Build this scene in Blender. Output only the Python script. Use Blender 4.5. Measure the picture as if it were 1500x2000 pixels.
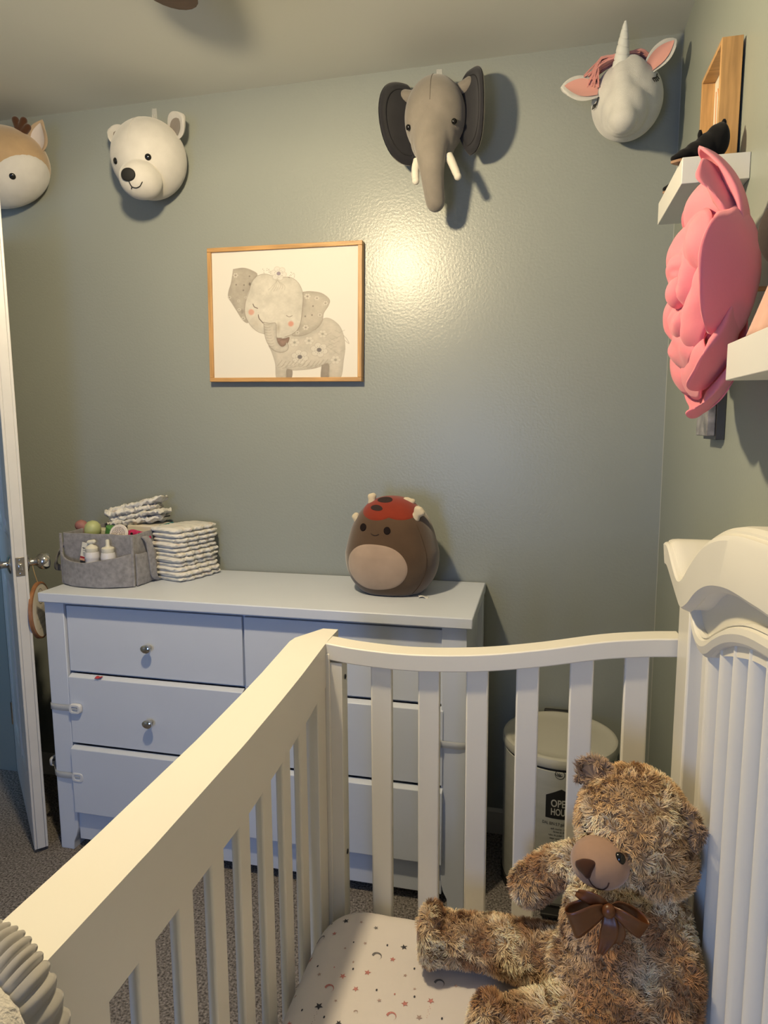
import bpy, bmesh, math, random
import numpy as np
from mathutils import Vector, Matrix, noise

for o in list(bpy.data.objects):
    bpy.data.objects.remove(o)
C = bpy.context.scene.collection
SC = bpy.context.scene
PI = math.pi

# ------------------------------------------------------------------ camera, world, lights, exposure
CAMH = 1.371
YAW, PIT, ROL = math.radians(13.29), math.radians(-7.42), math.radians(-0.295)
fwd = Vector((-math.sin(YAW)*math.cos(PIT), math.cos(YAW)*math.cos(PIT), math.sin(PIT)))
rt = Vector((math.cos(YAW), math.sin(YAW), 0)); up = rt.cross(fwd)
r2 = rt*math.cos(ROL)+up*math.sin(ROL); u2 = -rt*math.sin(ROL)+up*math.cos(ROL)
cam = bpy.data.cameras.new('camera')
cam.sensor_fit = 'VERTICAL'; cam.sensor_height = 36.0; cam.lens = 36.0*1309/2000
cam.clip_start = 0.02; cam.clip_end = 50
camo = bpy.data.objects.new('camera', cam); C.objects.link(camo)
mw = Matrix((r2, u2, -fwd)).transposed().to_4x4(); mw.translation = Vector((0, 0, CAMH))
camo.matrix_world = mw
SC.camera = camo

W = bpy.data.worlds.new('world'); SC.world = W; W.use_nodes = True
bg = W.node_tree.nodes['Background']; bg.inputs[0].default_value = (0.45, 0.62, 1.0, 1); bg.inputs[1].default_value = 0.6

def area(name, loc, rot, sx, sy, power, color):
    l = bpy.data.lights.new(name, 'AREA'); l.shape = 'RECTANGLE'; l.size = sx; l.size_y = sy
    l.energy = power; l.color = color
    o = bpy.data.objects.new(name, l); C.objects.link(o); o.location = loc; o.rotation_euler = rot
    return o
# daylight entering through the window behind the photographer, and from the hallway window
area('window_daylight', (-0.62, -1.44, 1.08), (math.radians(90), 0, 0), 0.5, 0.95, 18, (0.30, 0.50, 1.0))
area('hall_daylight', (-2.55, 0.9, 1.7), (math.radians(90), 0, math.radians(-20)), 0.6, 0.9, 9, (0.45, 0.72, 1.0))
LAMP = (-0.67, 1.0, 2.13)
LAMP_POWER = 76.0
SC.view_settings.view_transform = 'Standard'; SC.view_settings.look = 'None'
SC.view_settings.gamma = 1.0; SC.view_settings.use_curve_mapping = False
SC.view_settings.exposure = 0.0

# ------------------------------------------------------------------ materials
def S(r, g, b):
    f = lambda c: ((c/255+0.055)/1.055)**2.4 if c > 10 else c/255/12.92
    return (f(r), f(g), f(b))
MATS = {}
def mat(name, col, rough=0.5, spec=0.5, metal=0.0, var=0.0, vscale=20.0, bump=0.0, bscale=200.0, sheen=0.0,
        attr=False, trans=0.0, emit=None, estr=0.0, bdist=0.001, alpha=1.0, subs=0.0, detail=3.0, stretch=None):
    if name in MATS: return MATS[name]
    m = bpy.data.materials.new(name); m.use_nodes = True
    nt = m.node_tree; b = nt.nodes['Principled BSDF']
    b.inputs['Base Color'].default_value = (*col, 1); b.inputs['Roughness'].default_value = rough
    b.inputs['Specular IOR Level'].default_value = spec; b.inputs['Metallic'].default_value = metal
    if sheen: b.inputs['Sheen Weight'].default_value = sheen; b.inputs['Sheen Roughness'].default_value = 0.5
    if trans: b.inputs['Transmission Weight'].default_value = trans
    if alpha < 1: b.inputs['Alpha'].default_value = alpha
    if subs:
        b.inputs['Subsurface Weight'].default_value = subs; b.inputs['Subsurface Scale'].default_value = 0.01
    if emit: b.inputs['Emission Color'].default_value = (*emit, 1); b.inputs['Emission Strength'].default_value = estr
    tc = nt.nodes.new('ShaderNodeTexCoord')
    src = tc.outputs['Object']
    if stretch:
        mp = nt.nodes.new('ShaderNodeMapping'); mp.inputs['Scale'].default_value = stretch
        nt.links.new(src, mp.inputs[0]); src = mp.outputs[0]
    csock = None
    if attr:
        a = nt.nodes.new('ShaderNodeAttribute'); a.attribute_name = 'Col'; csock = a.outputs['Color']
        nt.links.new(csock, b.inputs['Base Color'])
    if var:
        n = nt.nodes.new('ShaderNodeTexNoise'); n.inputs['Scale'].default_value = vscale; n.inputs['Detail'].default_value = detail
        nt.links.new(src, n.inputs['Vector'])
        rp = nt.nodes.new('ShaderNodeMapRange'); rp.inputs[1].default_value = 0.3; rp.inputs[2].default_value = 0.7
        rp.inputs[3].default_value = 1-var; rp.inputs[4].default_value = 1+var
        nt.links.new(n.outputs['Fac'], rp.inputs[0])
        mx = nt.nodes.new('ShaderNodeVectorMath'); mx.operation = 'SCALE'
        mx.inputs[0].default_value = col
        if csock: nt.links.new(csock, mx.inputs[0])
        nt.links.new(rp.outputs[0], mx.inputs['Scale']); nt.links.new(mx.outputs[0], b.inputs['Base Color'])
    if bump:
        n2 = nt.nodes.new('ShaderNodeTexNoise'); n2.inputs['Scale'].default_value = bscale; n2.inputs['Detail'].default_value = 3
        nt.links.new(src, n2.inputs['Vector'])
        bp = nt.nodes.new('ShaderNodeBump'); bp.inputs['Strength'].default_value = bump; bp.inputs['Distance'].default_value = bdist
        nt.links.new(n2.outputs['Fac'], bp.inputs['Height']); nt.links.new(bp.outputs[0], b.inputs['Normal'])
    MATS[name] = m
    return m

m_wall = mat('wall_paint', (0.270, 0.295, 0.280), rough=0.33, spec=0.55, bump=0.45, bscale=130, bdist=0.0013, var=0.02, vscale=3)
m_wallr = mat('wall_paint_right', (0.280, 0.312, 0.285), rough=0.42, spec=0.4, bump=0.3, bscale=170, bdist=0.001, var=0.02, vscale=3)
m_ceil = mat('ceiling_paint', (0.56, 0.575, 0.53), rough=0.6, spec=0.3, bump=0.2, bscale=120)
m_trim = mat('trim_paint', (0.50, 0.50, 0.49), rough=0.4)
m_crib = mat('crib_enamel', (0.77, 0.75, 0.68), rough=0.32, spec=0.4, bump=0.06, bscale=30, var=0.01, vscale=6)
m_dress = mat('dresser_enamel', (0.60, 0.655, 0.765), rough=0.38, spec=0.4, bump=0.05, bscale=60, var=0.012, vscale=8)  # white paint, with the blue of the daylight tinted into its colour
m_door = mat('door_paint', (0.60, 0.60, 0.60), rough=0.38, spec=0.5, bump=0.15, bscale=40, var=0.03, vscale=14)
m_chrome = mat('chrome', (0.62, 0.60, 0.57), rough=0.13, metal=1.0)
m_dark = mat('dark_void', (0.02, 0.02, 0.02), rough=0.7)
m_oak = mat('oak_wood', (0.47, 0.27, 0.105), rough=0.45, var=0.25, vscale=9, detail=6, stretch=(1, 14, 14))
m_oakv = mat('oak_wood_upright', (0.47, 0.27, 0.105), rough=0.45, var=0.25, vscale=9, detail=6, stretch=(14, 14, 1))
m_black = mat('glossy_black', (0.006, 0.006, 0.006), rough=0.15)
m_white_plush = mat('white_plush', (0.50, 0.49, 0.47), rough=0.95, spec=0.1, sheen=0.35, bump=0.5, bscale=900, bdist=0.001, var=0.05, vscale=25)
m_shelf = mat('shelf_white', (0.66, 0.66, 0.64), rough=0.4)

# ------------------------------------------------------------------ geometry helpers
class G:
    def __init__(s): s.v = []; s.f = []
    def add(s, v, f):
        n = len(s.v); s.v += [tuple(p) for p in v]; s.f += [tuple(i+n for i in q) for q in f]; return s
    def box(s, x0, x1, y0, y1, z0, z1):
        v = [(x, y, z) for x in (x0, x1) for y in (y0, y1) for z in (z0, z1)]
        return s.add(v, [(0, 1, 3, 2), (4, 6, 7, 5), (0, 4, 5, 1), (2, 3, 7, 6), (0, 2, 6, 4), (1, 5, 7, 3)])
    def obox(s, c, ax, ay, az, hx, hy, hz):
        c, ax, ay, az = map(Vector, (c, ax, ay, az))
        v = [c+ax*hx*i+ay*hy*j+az*hz*k for i in (-1, 1) for j in (-1, 1) for k in (-1, 1)]
        return s.add(v, [(0, 1, 3, 2), (4, 6, 7, 5), (0, 4, 5, 1), (2, 3, 7, 6), (0, 2, 6, 4), (1, 5, 7, 3)])
    def prism(s, poly, fn, a, b):     # poly in 2D, fn(p,q,t)->xyz
        n = len(poly)
        v = [fn(p, q, a) for p, q in poly]+[fn(p, q, b) for p, q in poly]
        f = [tuple(range(n))[::-1], tuple(range(n, 2*n))]+[(i, (i+1) % n, n+(i+1) % n, n+i) for i in range(n)]
        return s.add(v, f)
    def tube(s, pts, rad, n=12, cap=True, flat=1.0, upv=None):
        pts = [Vector(p) for p in pts]; m = len(pts)
        if not hasattr(rad, '__len__'): rad = [rad]*m
        T = [(pts[min(i+1, m-1)]-pts[max(i-1, 0)]).normalized() for i in range(m)]
        u = Vector(upv) if upv else (Vector((0, 0, 1)) if abs(T[0].z) < 0.9 else Vector((1, 0, 0)))
        v = []
        for i in range(m):
            u = (u-T[i]*u.dot(T[i])).normalized(); w = T[i].cross(u)
            for k in range(n):
                a = 2*PI*k/n; v.append(pts[i]+(u*math.cos(a)+w*math.sin(a)*flat)*rad[i])
        f = [(i*n+k, i*n+(k+1) % n, (i+1)*n+(k+1) % n, (i+1)*n+k) for i in range(m-1) for k in range(n)]
        if cap: f += [tuple(range(n))[::-1], tuple(range((m-1)*n, m*n))]
        return s.add(v, f)
    def capsule(s, a, b, ra, rb, n=16, k=5, flat=1.0, upv=None):
        a, b = Vector(a), Vector(b); d = (b-a).normalized(); P = []; R = []
        for i in range(k+1):
            t = PI/2*i/k; P.append(a-d*ra*math.cos(t)); R.append(max(ra*math.sin(t), 1e-4))
        for i in range(k+1):
            t = PI/2*i/k; P.append(b+d*rb*math.sin(t)); R.append(max(rb*math.cos(t), 1e-4))
        return s.tube(P, R, n, True, flat, upv)
    def lathe(s, prof, o=(0, 0, 0), ax=(0, 0, 1), n=32):
        o = Vector(o); ax = Vector(ax).normalized()
        u = ax.orthogonal().normalized(); w = ax.cross(u)
        v = []
        for r, h in prof:
            for k in range(n):
                a = 2*PI*k/n; v.append(o+ax*h+(u*math.cos(a)+w*math.sin(a))*max(r, 1e-5))
        m = len(prof)
        f = [(i*n+k, i*n+(k+1) % n, (i+1)*n+(k+1) % n, (i+1)*n+k) for i in range(m-1) for k in range(n)]
        f += [tuple(range(n))[::-1], tuple(range((m-1)*n, m*n))]
        return s.add(v, f)
    def ell(s, c, r, n=24, m=14, R=None):
        c = Vector(c); v = []
        for i in range(m+1):
            t = PI*i/m
            for k in range(n):
                a = 2*PI*k/n
                p = Vector((r[0]*math.sin(t)*math.cos(a), r[1]*math.sin(t)*math.sin(a), r[2]*math.cos(t)))
                if R is not None: p = R @ p
                v.append(c+p)
        f = [(i*n+k, (i+1)*n+k, (i+1)*n+(k+1) % n, i*n+(k+1) % n) for i in range(m) for k in range(n)]
        return s.add(v, f)
    def grid(s, fn, nu, nv, wrap=False):
        v = [fn(i/(nu-1), j/(nv-1)) for j in range(nv) for i in range(nu)]
        f = [(j*nu+i, j*nu+i+1, (j+1)*nu+i+1, (j+1)*nu+i) for j in range(nv-1) for i in range(nu-1)]
        return s.add(v, f)

def rootof(o):
    while o and o.parent: o = o.parent
    return o
def link(name, me, m, parent):
    o = bpy.data.objects.new(name, me); C.objects.link(o)
    if parent is not None:
        o.parent = parent
    if m is not None:
        me.materials.clear(); me.materials.append(m)
    return o
def build(name, g, m, parent=None, bevel=0.0, seg=2, smooth=True, angle=38, solid=0.0, sub=0, merge=True, fixn=True):
    """one mesh object; g is in world coordinates, shifted into the root's frame"""
    me = bpy.data.meshes.new(name)
    r = rootof(parent) if parent else None
    off = r.location if r else Vector((0, 0, 0))
    if r is not None and r.type == 'MESH': off = r.location
    me.from_pydata([(p[0]-off[0], p[1]-off[1], p[2]-off[2]) for p in g.v], [], g.f)
    if merge or fixn:
        bm = bmesh.new(); bm.from_mesh(me)
        if merge: bmesh.ops.remove_doubles(bm, verts=bm.verts, dist=2e-5)
        if fixn: bmesh.ops.recalc_face_normals(bm, faces=bm.faces)
        bm.to_mesh(me); bm.free()
    if smooth:
        me.shade_smooth(); me.set_sharp_from_angle(angle=math.radians(angle))
    o = link(name, me, m, parent)
    if solid:
        md = o.modifiers.new('s', 'SOLIDIFY'); md.thickness = solid; md.offset = 0
    if bevel:
        md = o.modifiers.new('b', 'BEVEL'); md.width = bevel; md.segments = seg; md.limit_method = 'ANGLE'; md.angle_limit = math.radians(35)
        md.harden_normals = False
    if sub:
        md = o.modifiers.new('u', 'SUBSURF'); md.levels = sub; md.render_levels = sub
    return o
def tag(o, label, cat, group=None, kind=None):
    if label: o['label'] = label
    if cat: o['category'] = cat
    if group: o['group'] = group
    if kind: o['kind'] = kind
    return o
def thing(name, loc, label, cat, group=None):
    o = bpy.data.objects.new(name, None); o.empty_display_size = 0.05; C.objects.link(o); o.location = loc
    return tag(o, label, cat, group)
def solo(name, g, m, loc, label, cat, group=None, **k):
    """a top-level thing that is one mesh, origin at loc"""
    loc = Vector(loc)
    g.v = [(p[0]-loc.x, p[1]-loc.y, p[2]-loc.z) for p in g.v]
    o = build(name, g, m, None, **k); o.location = loc
    return tag(o, label, cat, group)
def struct(name, g, m, parent=None, **k):
    o = build(name, g, m, parent, **k)
    if parent is None: o['kind'] = 'structure'
    return o
def baked(o, name, m, parent):
    dg = bpy.context.evaluated_depsgraph_get(); dg.update()
    me = bpy.data.meshes.new_from_object(o.evaluated_get(dg)); me.name = name
    bpy.data.objects.remove(o)
    me.shade_smooth()
    return link(name, me, m, parent)
def blob(name, g, m, parent, vox=0.006, smooth=6, fac=0.5):
    o = build(name, g, None, parent, merge=False)
    md = o.modifiers.new('r', 'REMESH'); md.mode = 'VOXEL'; md.voxel_size = vox; md.use_smooth_shade = True
    md = o.modifiers.new('s', 'SMOOTH'); md.iterations = smooth; md.factor = fac
    p = o.parent; b = baked(o, name, m, p)
    return b
def text_geo(s, size, fn, ext=0.0, sx=1.0, align='CENTER', bold=0.0):
    cu = bpy.data.curves.new('t', 'FONT'); cu.body = s; cu.size = size; cu.align_x = align; cu.align_y = 'CENTER'
    cu.resolution_u = 3; cu.offset = bold
    o = bpy.data.objects.new('t', cu); C.objects.link(o)
    dg = bpy.context.evaluated_depsgraph_get(); dg.update()
    me = bpy.data.meshes.new_from_object(o.evaluated_get(dg))
    g = G(); g.add([fn(v.co.x*sx, v.co.y) for v in me.vertices], [tuple(p.vertices) for p in me.polygons])
    bpy.data.objects.remove(o); bpy.data.curves.remove(cu); bpy.data.meshes.remove(me)
    return g
def bez(ctrl, n=24):
    """Catmull-Rom through control points of any dimension"""
    P = np.array(ctrl, float); m = len(P); out = []
    Q = np.vstack([2*P[0]-P[1], P, 2*P[-1]-P[-2]])
    tot = max(m-1, 1)
    for i in range(n):
        t = i/(n-1)*tot; k = min(int(t), tot-1); t -= k
        a, b, c, d = Q[k], Q[k+1], Q[k+2], Q[k+3]
        out.append(0.5*((2*b)+(-a+c)*t+(2*a-5*b+4*c-d)*t*t+(-a+3*b-3*c+d)*t**3))
    return np.array(out)

# ------------------------------------------------------------------ the room
D = 2.145; XR = 0.351; XL = -2.02; YB = -1.5; CH = 2.44
m_carpet = mat('carpet', (0.235, 0.215, 0.205), rough=1.0, spec=0.05, var=0.7, vscale=170, detail=2, bump=1.0, bscale=220, bdist=0.008)
g = G(); g.box(-3.5, XR+.1, YB-.1, D+.1, -0.1, 0); struct('floor', g, m_carpet)
g = G(); g.box(-3.5, XR+.1, YB-.1, D+.1, CH, CH+.1); struct('ceiling', g, m_ceil)
g = G(); g.box(-3.5, XR+.1, D, D+.1, 0, CH); struct('wall_back', g, m_wall)
g = G(); g.box(XR, XR+.1, YB, D, 0, CH); struct('wall_right', g, m_wallr)
DY0, DY1, DZ = 1.47, 2.125, 2.05
g = G(); g.box(XL-.1, XL, YB, DY0, 0, CH); g.box(XL-.1, XL, DY1, D, 0, CH); g.box(XL-.1, XL, DY0, DY1, DZ, CH)
struct('wall_left', g, m_wall)
g = G(); WX0, WX1, WZ0, WZ1 = -0.90, -0.34, .58, 1.58
g.box(-3.5, WX0, YB-.1, YB, 0, CH); g.box(WX1, XR, YB-.1, YB, 0, CH); g.box(WX0, WX1, YB-.1, YB, 0, WZ0); g.box(WX0, WX1, YB-.1, YB, WZ1, CH)
struct('wall_front', g, m_wall)
g = G(); g.box(-3.5, -3.4, YB, D, 0, CH); struct('wall_hall', g, mat('hall_paint', (0.35, 0.45, 0.46), 0.6))
# window behind the photographer
g = G()
for a, b, c, d in ((WX0, WX0+.05, WZ0, WZ1), (WX1-.05, WX1, WZ0, WZ1), (WX0+.05, WX1-.05, WZ0, WZ0+.05), (WX0+.05, WX1-.05, WZ1-.05, WZ1), (WX0+.05, WX1-.05, 1.06, 1.10)):
    g.box(a, b, YB-.07, YB-.03, c, d)
wnd = struct('window_1', g, m_trim)
build('window_sill', G().box(WX0-.04, WX1+.04, YB-.06, YB+.04, WZ0-.03, WZ0), m_trim, wnd)
# base boards
def baseboard(name, fn, a, b):
    poly = [(0, 0), (0.013, 0), (0.013, 0.062), (0.010, 0.070), (0.010, 0.076), (0.004, 0.085), (0, 0.085)]
    g = G(); g.prism(poly, fn, a, b); struct(name, g, m_trim, angle=25)
baseboard('baseboard_back', lambda p, q, t: (t, D-p, q), XL, XR-.013)
baseboard('baseboard_right', lambda p, q, t: (XR-p, t, q), YB, D-.013)
baseboard('baseboard_left', lambda p, q, t: (XL+p, t, q), YB, DY0-.06)
g = G(); g.box(XL-.11, XL+.012, DY0-.06, DY0, 0, DZ+.06); g.box(XL-.11, XL+.012, DY0, DY1, DZ, DZ+.06)
struct('trim_1', g, m_trim)

# thin paint bead in the corner and along the ceiling (bright hairline in the photograph)
g = G(); g.box(XR-.0015, XR, D-.0015, D, .09, CH-.001); struct('trim_2', g, mat('caulk', (0.42, 0.43, 0.40), .6))

# ------------------------------------------------------------------ door (open, seen edge-on)
def door():
    du = Vector((-0.724, 0.690, 0)); du.normalize(); nn = Vector((0.690, 0.724, 0)).normalized(); z = Vector((0, 0, 1))
    P0 = Vector((-1.564, 1.691, 0))           # latch edge, hall-side corner
    L, TH = 0.615, 0.041
    root = thing('door_1', P0+du*L+nn*TH/2, None, None); root['kind'] = 'structure'
    c = P0+du*L/2+nn*TH/2
    # slab with recessed moulded panels on both faces
    rec = []
    for a, b in ((.085, .275), (.34, .53)):
        for zz in ((.22, .86), (1.02, 1.62), (1.72, 1.92)): rec.append((a, b, *zz))
    g = G()
    core = 0.008
    g.obox(c+z*1.022, du, nn, z, L/2, TH/2-core, 1.008)
    # stiles and rails in the outer layers
    def skin(u0, u1, z0, z1):
        for sgn in (-1, 1):
            g.obox(P0+du*(u0+u1)/2+nn*(TH/2+sgn*(TH/2-core/2))+z*(z0+z1)/2, du, nn, z, (u1-u0)/2, core/2, (z1-z0)/2)
    skin(0, .085, .014, 2.03); skin(.53, L, .014, 2.03); skin(.275, .34, .014, 2.03)
    for a, b in ((.014, .22), (.86, 1.02), (1.62, 1.72), (1.92, 2.03)):
        skin(.085, .275, a, b); skin(.34, .53, a, b)
    build('door_slab', g, m_door, root, bevel=.0015, merge=False)
    for a, b, c0, c1 in rec:
        for sgn in (-1, 1):
            g = G()
            base = P0+nn*(TH/2+sgn*(TH/2-core))
            def q(u, zz, h): return base+du*u+z*zz+nn*sgn*h
            rings = [(0.004, 0.0), (0.010, 0.006), (0.018, 0.006), (0.026, 0.001), (0.040, 0.001), (0.055, 0.006)]
            for (i0, h0), (i1, h1) in zip(rings, rings[1:]):
                o4 = [q(a+i0, c0+i0, h0), q(b-i0, c0+i0, h0), q(b-i0, c1-i0, h0), q(a+i0, c1-i0, h0)]
                i4 = [q(a+i1, c0+i1, h1), q(b-i1, c0+i1, h1), q(b-i1, c1-i1, h1), q(a+i1, c1-i1, h1)]
                g.add(o4+i4, [(k, (k+1) % 4, 4+(k+1) % 4, 4+k) for k in range(4)])
            i, h = rings[-1]; g.add([q(a+i, c0+i, h), q(b-i, c0+i, h), q(b-i, c1-i, h), q(a+i, c1-i, h)], [(0, 1, 2, 3)])
            build('door_panel', g, m_door, root, smooth=False)
    # latch plate and bolt on the edge
    zc = 0.945
    e = P0+nn*TH/2+z*zc
    g = G(); g.obox(e-du*.0008, nn, z, du, .0125, .029, .0012); pl = build('latch_plate', g, mat('old_brass', (.48, .44, .38), .3, metal=1), root, bevel=.0008)
    g = G(); g.obox(e-du*.006, nn, z, du, .007, .011, .006); build('latch_bolt', g, m_chrome, pl, bevel=.003)
    for s in (-1, 1):
        g = G(); g.lathe([(.0028, 0), (.0028, .0012), (.001, .002)], e-du*.0018+z*s*.021, -du, 10); build('screw', g, m_chrome, pl)
    for sgn in (-1, 1):
        b0 = P0+du*.06+nn*(TH/2+sgn*TH/2)+z*zc; ax = nn*sgn
        g = G(); g.lathe([(.030, 0), (.031, .003), (.029, .006), (.020, .010), (.012, .012)], b0, ax, 28); kb = build('door_knob', g, m_chrome, root)
        g = G(); g.lathe([(.012, .008), (.011, .020), (.012, .026), (.013, .030), (.022, .036), (.027, .046), (.027, .058), (.023, .066), (.016, .069), (.0, .069)], b0, ax, 28)
        build('knob_grip', g, m_chrome, kb)
    # hinges
    for zz in (.25, 1.8):
        g = G(); g.tube([P0+du*(L+.004)+z*(zz-.045), P0+du*(L+.004)+z*(zz+.045)], .006, 10); build('hinge', g, m_chrome, root)
    # round hoop sign hanging from the room-side knob
    kc = P0+du*.06+nn*(TH+.016)+z*zc
    cc = Vector((-1.560, 1.788, .786)); n2 = Vector((.925, .38, .03)).normalized(); side = z.cross(n2).normalized(); u3 = n2.cross(side)
    hs = thing('hanging_sign', cc, 'round white name sign with brown wooden rim hanging on the door knob', 'sign')
    R = .091
    g = G(); g.lathe([(R-.004, -.006), (R, -.005), (R, .004), (R-.003, .006), (R-.006, .006), (R-.006, -.004)], cc, n2, 48)
    build('hoop_rim', g, mat('brown_wood', (.28, .13, .06), .5, var=.2, vscale=40), hs)
    g = G(); g.lathe([(R-.005, -.003), (R-.005, .0045), (0, .0045)], cc, n2, 48); fc = build('sign_face', g, mat('sign_white', (.74, .70, .63), .8), hs)
    ink = mat('sign_ink', (.22, .20, .18), .8)
    def onf(x, y): return cc+side*x+u3*y+n2*.0049
    gg = G()
    for k in range(22):     # line wreath and illegible soft lettering
        a = 2*PI*k/22; gg.add([onf(.022*math.cos(a)+dx, .045+.024*math.sin(a)+dy) for dx, dy in ((0, -.002), (.004, 0), (0, .002), (-.004, 0))], [(0, 1, 2, 3)])
    random.seed(4)
    for row, (yy, hh, ww) in enumerate(((-.002, .013, .05), (-.024, .006, .045), (-.042, .010, .030), (-.056, .005, .035))):
        x = -ww
        while x < ww:
            w = random.uniform(.002, .005)
            gg.add([onf(x, yy), onf(x+w*.4, yy), onf(x+w*.4, yy+hh*random.uniform(.5, 1)), onf(x, yy+hh)], [(0, 1, 2, 3)]); x += w+.003
    build('sign_lettering', gg, ink, fc, smooth=False, fixn=False)
    g = G(); g.tube(bez([kc+z*.012, kc+Vector((.005, .002, -.03)), cc+u3*R], 14), .0012, 6)
    build('hanging_cord', g, mat('cord_tan', (.45, .33, .18), .9), hs)
door()

# ------------------------------------------------------------------ dresser
def dresser():
    X0, X1, Y0, Y1, ZT = -1.507, -0.168, 1.719, 2.139, .863
    root = thing('dresser', ((X0+X1)/2, (Y0+Y1)/2, 0), 'wide white six-drawer dresser with round metal knobs along the wall', 'dresser')
    build('dresser_top', G().box(X0, X1, Y0, Y1, ZT-.030, ZT), m_dress, root, bevel=.003)
    g = G(); g.box(X0+.02, X0+.035, 1.765, Y1-.005, .04, ZT-.030); g.box(X1-.035, X1-.02, 1.765, Y1-.005, .04, ZT-.03)
    g.box(X0+.035, X1-.035, 2.12, Y1-.005, .04, ZT-.03); g.box(X0+.07, X1-.07, 1.785, 2.12, .10, .12)
    for a, b, c, d in ((X0+.07, X1-.07, .822, .833), ): g.box(a, b, 1.752, 1.80, c, d)
    for zz in (.600, .370): g.box(X0+.07, X1-.07, 1.775, 1.80, zz-.006, zz+.006)
    g.box(-.845, -.832, 1.765, 2.10, .12, ZT-.03)
    build('carcass', g, m_dress, root, merge=False)
    # corner posts: straight front, small scroll bracket at the foot
    for s in (0, 1):
        xa = -1.505 if s == 0 else -.185; d = 1 if s == 0 else -1
        poly = [(0, 0), (.048, 0), (.050, .03), (.060, .05), (.066, .075), (.068, .10), (.068, ZT-.030), (0, ZT-.030)]
        g = G(); g.prism([(xa+d*p, q) for p, q in poly], lambda p, q, t: (p, t, q), 1.742, 1.80)
        build('corner_post', g, m_dress, root, bevel=.002)
    for s in (0, 1):
        xa = X0+.004 if s == 0 else X1-.004-.045
        build('rear_leg', G().box(xa, xa+.045, 2.09, 2.135, 0, .833), m_dress, root, bevel=.002)
    build('plinth', G().box(X0+.068, X1-.083, 1.752, 1.77, .035, .132), m_dress, root, bevel=.0015)
    rows = ((.607, .819, 1.750), (.374, .599, 1.738), (.142, .366, 1.727))
    for c, (xa, xb) in enumerate(((-1.433, -.842), (-.8355, -.2475))):
        for r, (za, zb, yf) in enumerate(rows):
            g = G(); g.prism([(yf, za), (yf, zb-(.001 if r == 0 else .008)), (yf+.019, zb), (yf+.019, za)], lambda p, q, t: (t, p, q), xa, xb); d = build('drawer', g, m_dress, root, bevel=.0018)
            g = G(); g.box(xa+.02, xb-.02, yf+.019, 2.08, za+.02, zb-.03); build('drawer_box', g, m_dress, d)
            kx = (xa+xb)/2-.008; kz = (.706, .474, .255)[r]
            g = G(); g.lathe([(.006, 0), (.005, .010), (.006, .014), (.013, .018), (.0165, .023), (.016, .028), (.011, .031), (0, .032)], (kx, yf, kz), (0, -1, 0), 24)
            g.v = [(p[0], p[1], kz+(p[2]-kz)*.78) for p in g.v]
            build('drawer_knob', g, m_chrome, d)
    # red cloth caught in the second drawer
    g = G(); g.grid(lambda u, v: (-1.335+.022*u, 1.746-.012*v, .5985+.0012*math.sin(u*9)-.004*v*v*(1-u)), 8, 5)
    solo('red_cloth', g, mat('red_fabric', (.45, .04, .05), .9), (-1.325, 1.74, .598), 'small red cloth tip caught above the second left drawer', 'cloth', solid=.001)
dresser()

# child-safety straps
def strap(x, z, side, label, loose=False):
    pl = mat('lock_plastic', (.66, .68, .72), .35); tr = mat('strap_plastic', (.60, .63, .68), .3, alpha=.55)
    yf = 1.7365
    root = thing('safety_strap', (x, yf, z), label, 'drawer lock', 'white child safety straps on the dresser drawers')
    def pad(c, ax, n):
        ax = Vector(ax); n = Vector(n); zz = Vector((0, 0, 1)); c = Vector(c)
        g = G(); out = []
        for k in range(28):
            a = 2*PI*k/28; ca, sa = math.cos(a), math.sin(a)
            out.append((.021*math.copysign(abs(ca)**.55, ca), .0155*math.copysign(abs(sa)**.55, sa)))
        N = len(out)
        rings = [(1, 0), (1, .008), (.9, .0115), (.55, .0115), (.48, .007)]
        v = [c+ax*p*s+zz*q*s+n*h for s, h in rings for p, q in out]
        g.add(v, [(i*N+k, i*N+(k+1) % N, (i+1)*N+(k+1) % N, (i+1)*N+k) for i in range(len(rings)-1) for k in range(N)]+[tuple(range(4*N, 5*N))])
        p = build('lock_pad', g, pl, root)
        g = G(); g.obox(c+n*.009, ax, zz, n, .009, .0035, .002); build('release_button', g, mat('lock_button', (.42, .45, .50), .4), p, bevel=.001)
    pad((x, yf, z), (1, 0, 0), (0, -1, 0))
    w = .010; s = side
    edge = -1.505 if s < 0 else -.185
    def ribbon(path):
        g = G()
        pts = bez(path, 26); g.grid(lambda u, v: (*pts[int(round(u*25))][:2], pts[int(round(u*25))][2]+w*(2*v-1)), 26, 3)
        build('strap_band', g, tr, root, solid=.0012)
    if not loose:
        ribbon([(x+s*.016, yf-.003, z), (x+s*.04, yf-.002, z-.002), (edge-(-s)*.0-s*.01, yf+.001, z-.003), (edge+s*.005, yf+.012, z-.003), (edge+s*.004, yf+.05, z-.003)])
        pad((edge+s*.003-(.0 if s < 0 else 0), yf+.075, z-.003), (0, 1, 0), (s, 0, 0))
    else:
        ribbon([(x+s*.016, yf-.003, z), (x+s*.04, yf-.002, z-.002), (edge-s*.01, yf+.001, z-.003), (edge+s*.012, yf+.015, z+.0), (edge+s*.03, yf+.04, z+.006)])
        pad((edge+s*.038, yf+.055, z+.012), (0, 1, 0), (s, 0, 0))
strap(-1.408, .491, -1, 'white plastic strap lock on the second drawer at the left')
strap(-1.414, .263, -1, 'white plastic strap lock on the bottom drawer with a loose pad', True)
strap(-.272, .500, 1, 'white plastic strap lock on the right-hand middle drawer behind slats')

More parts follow.
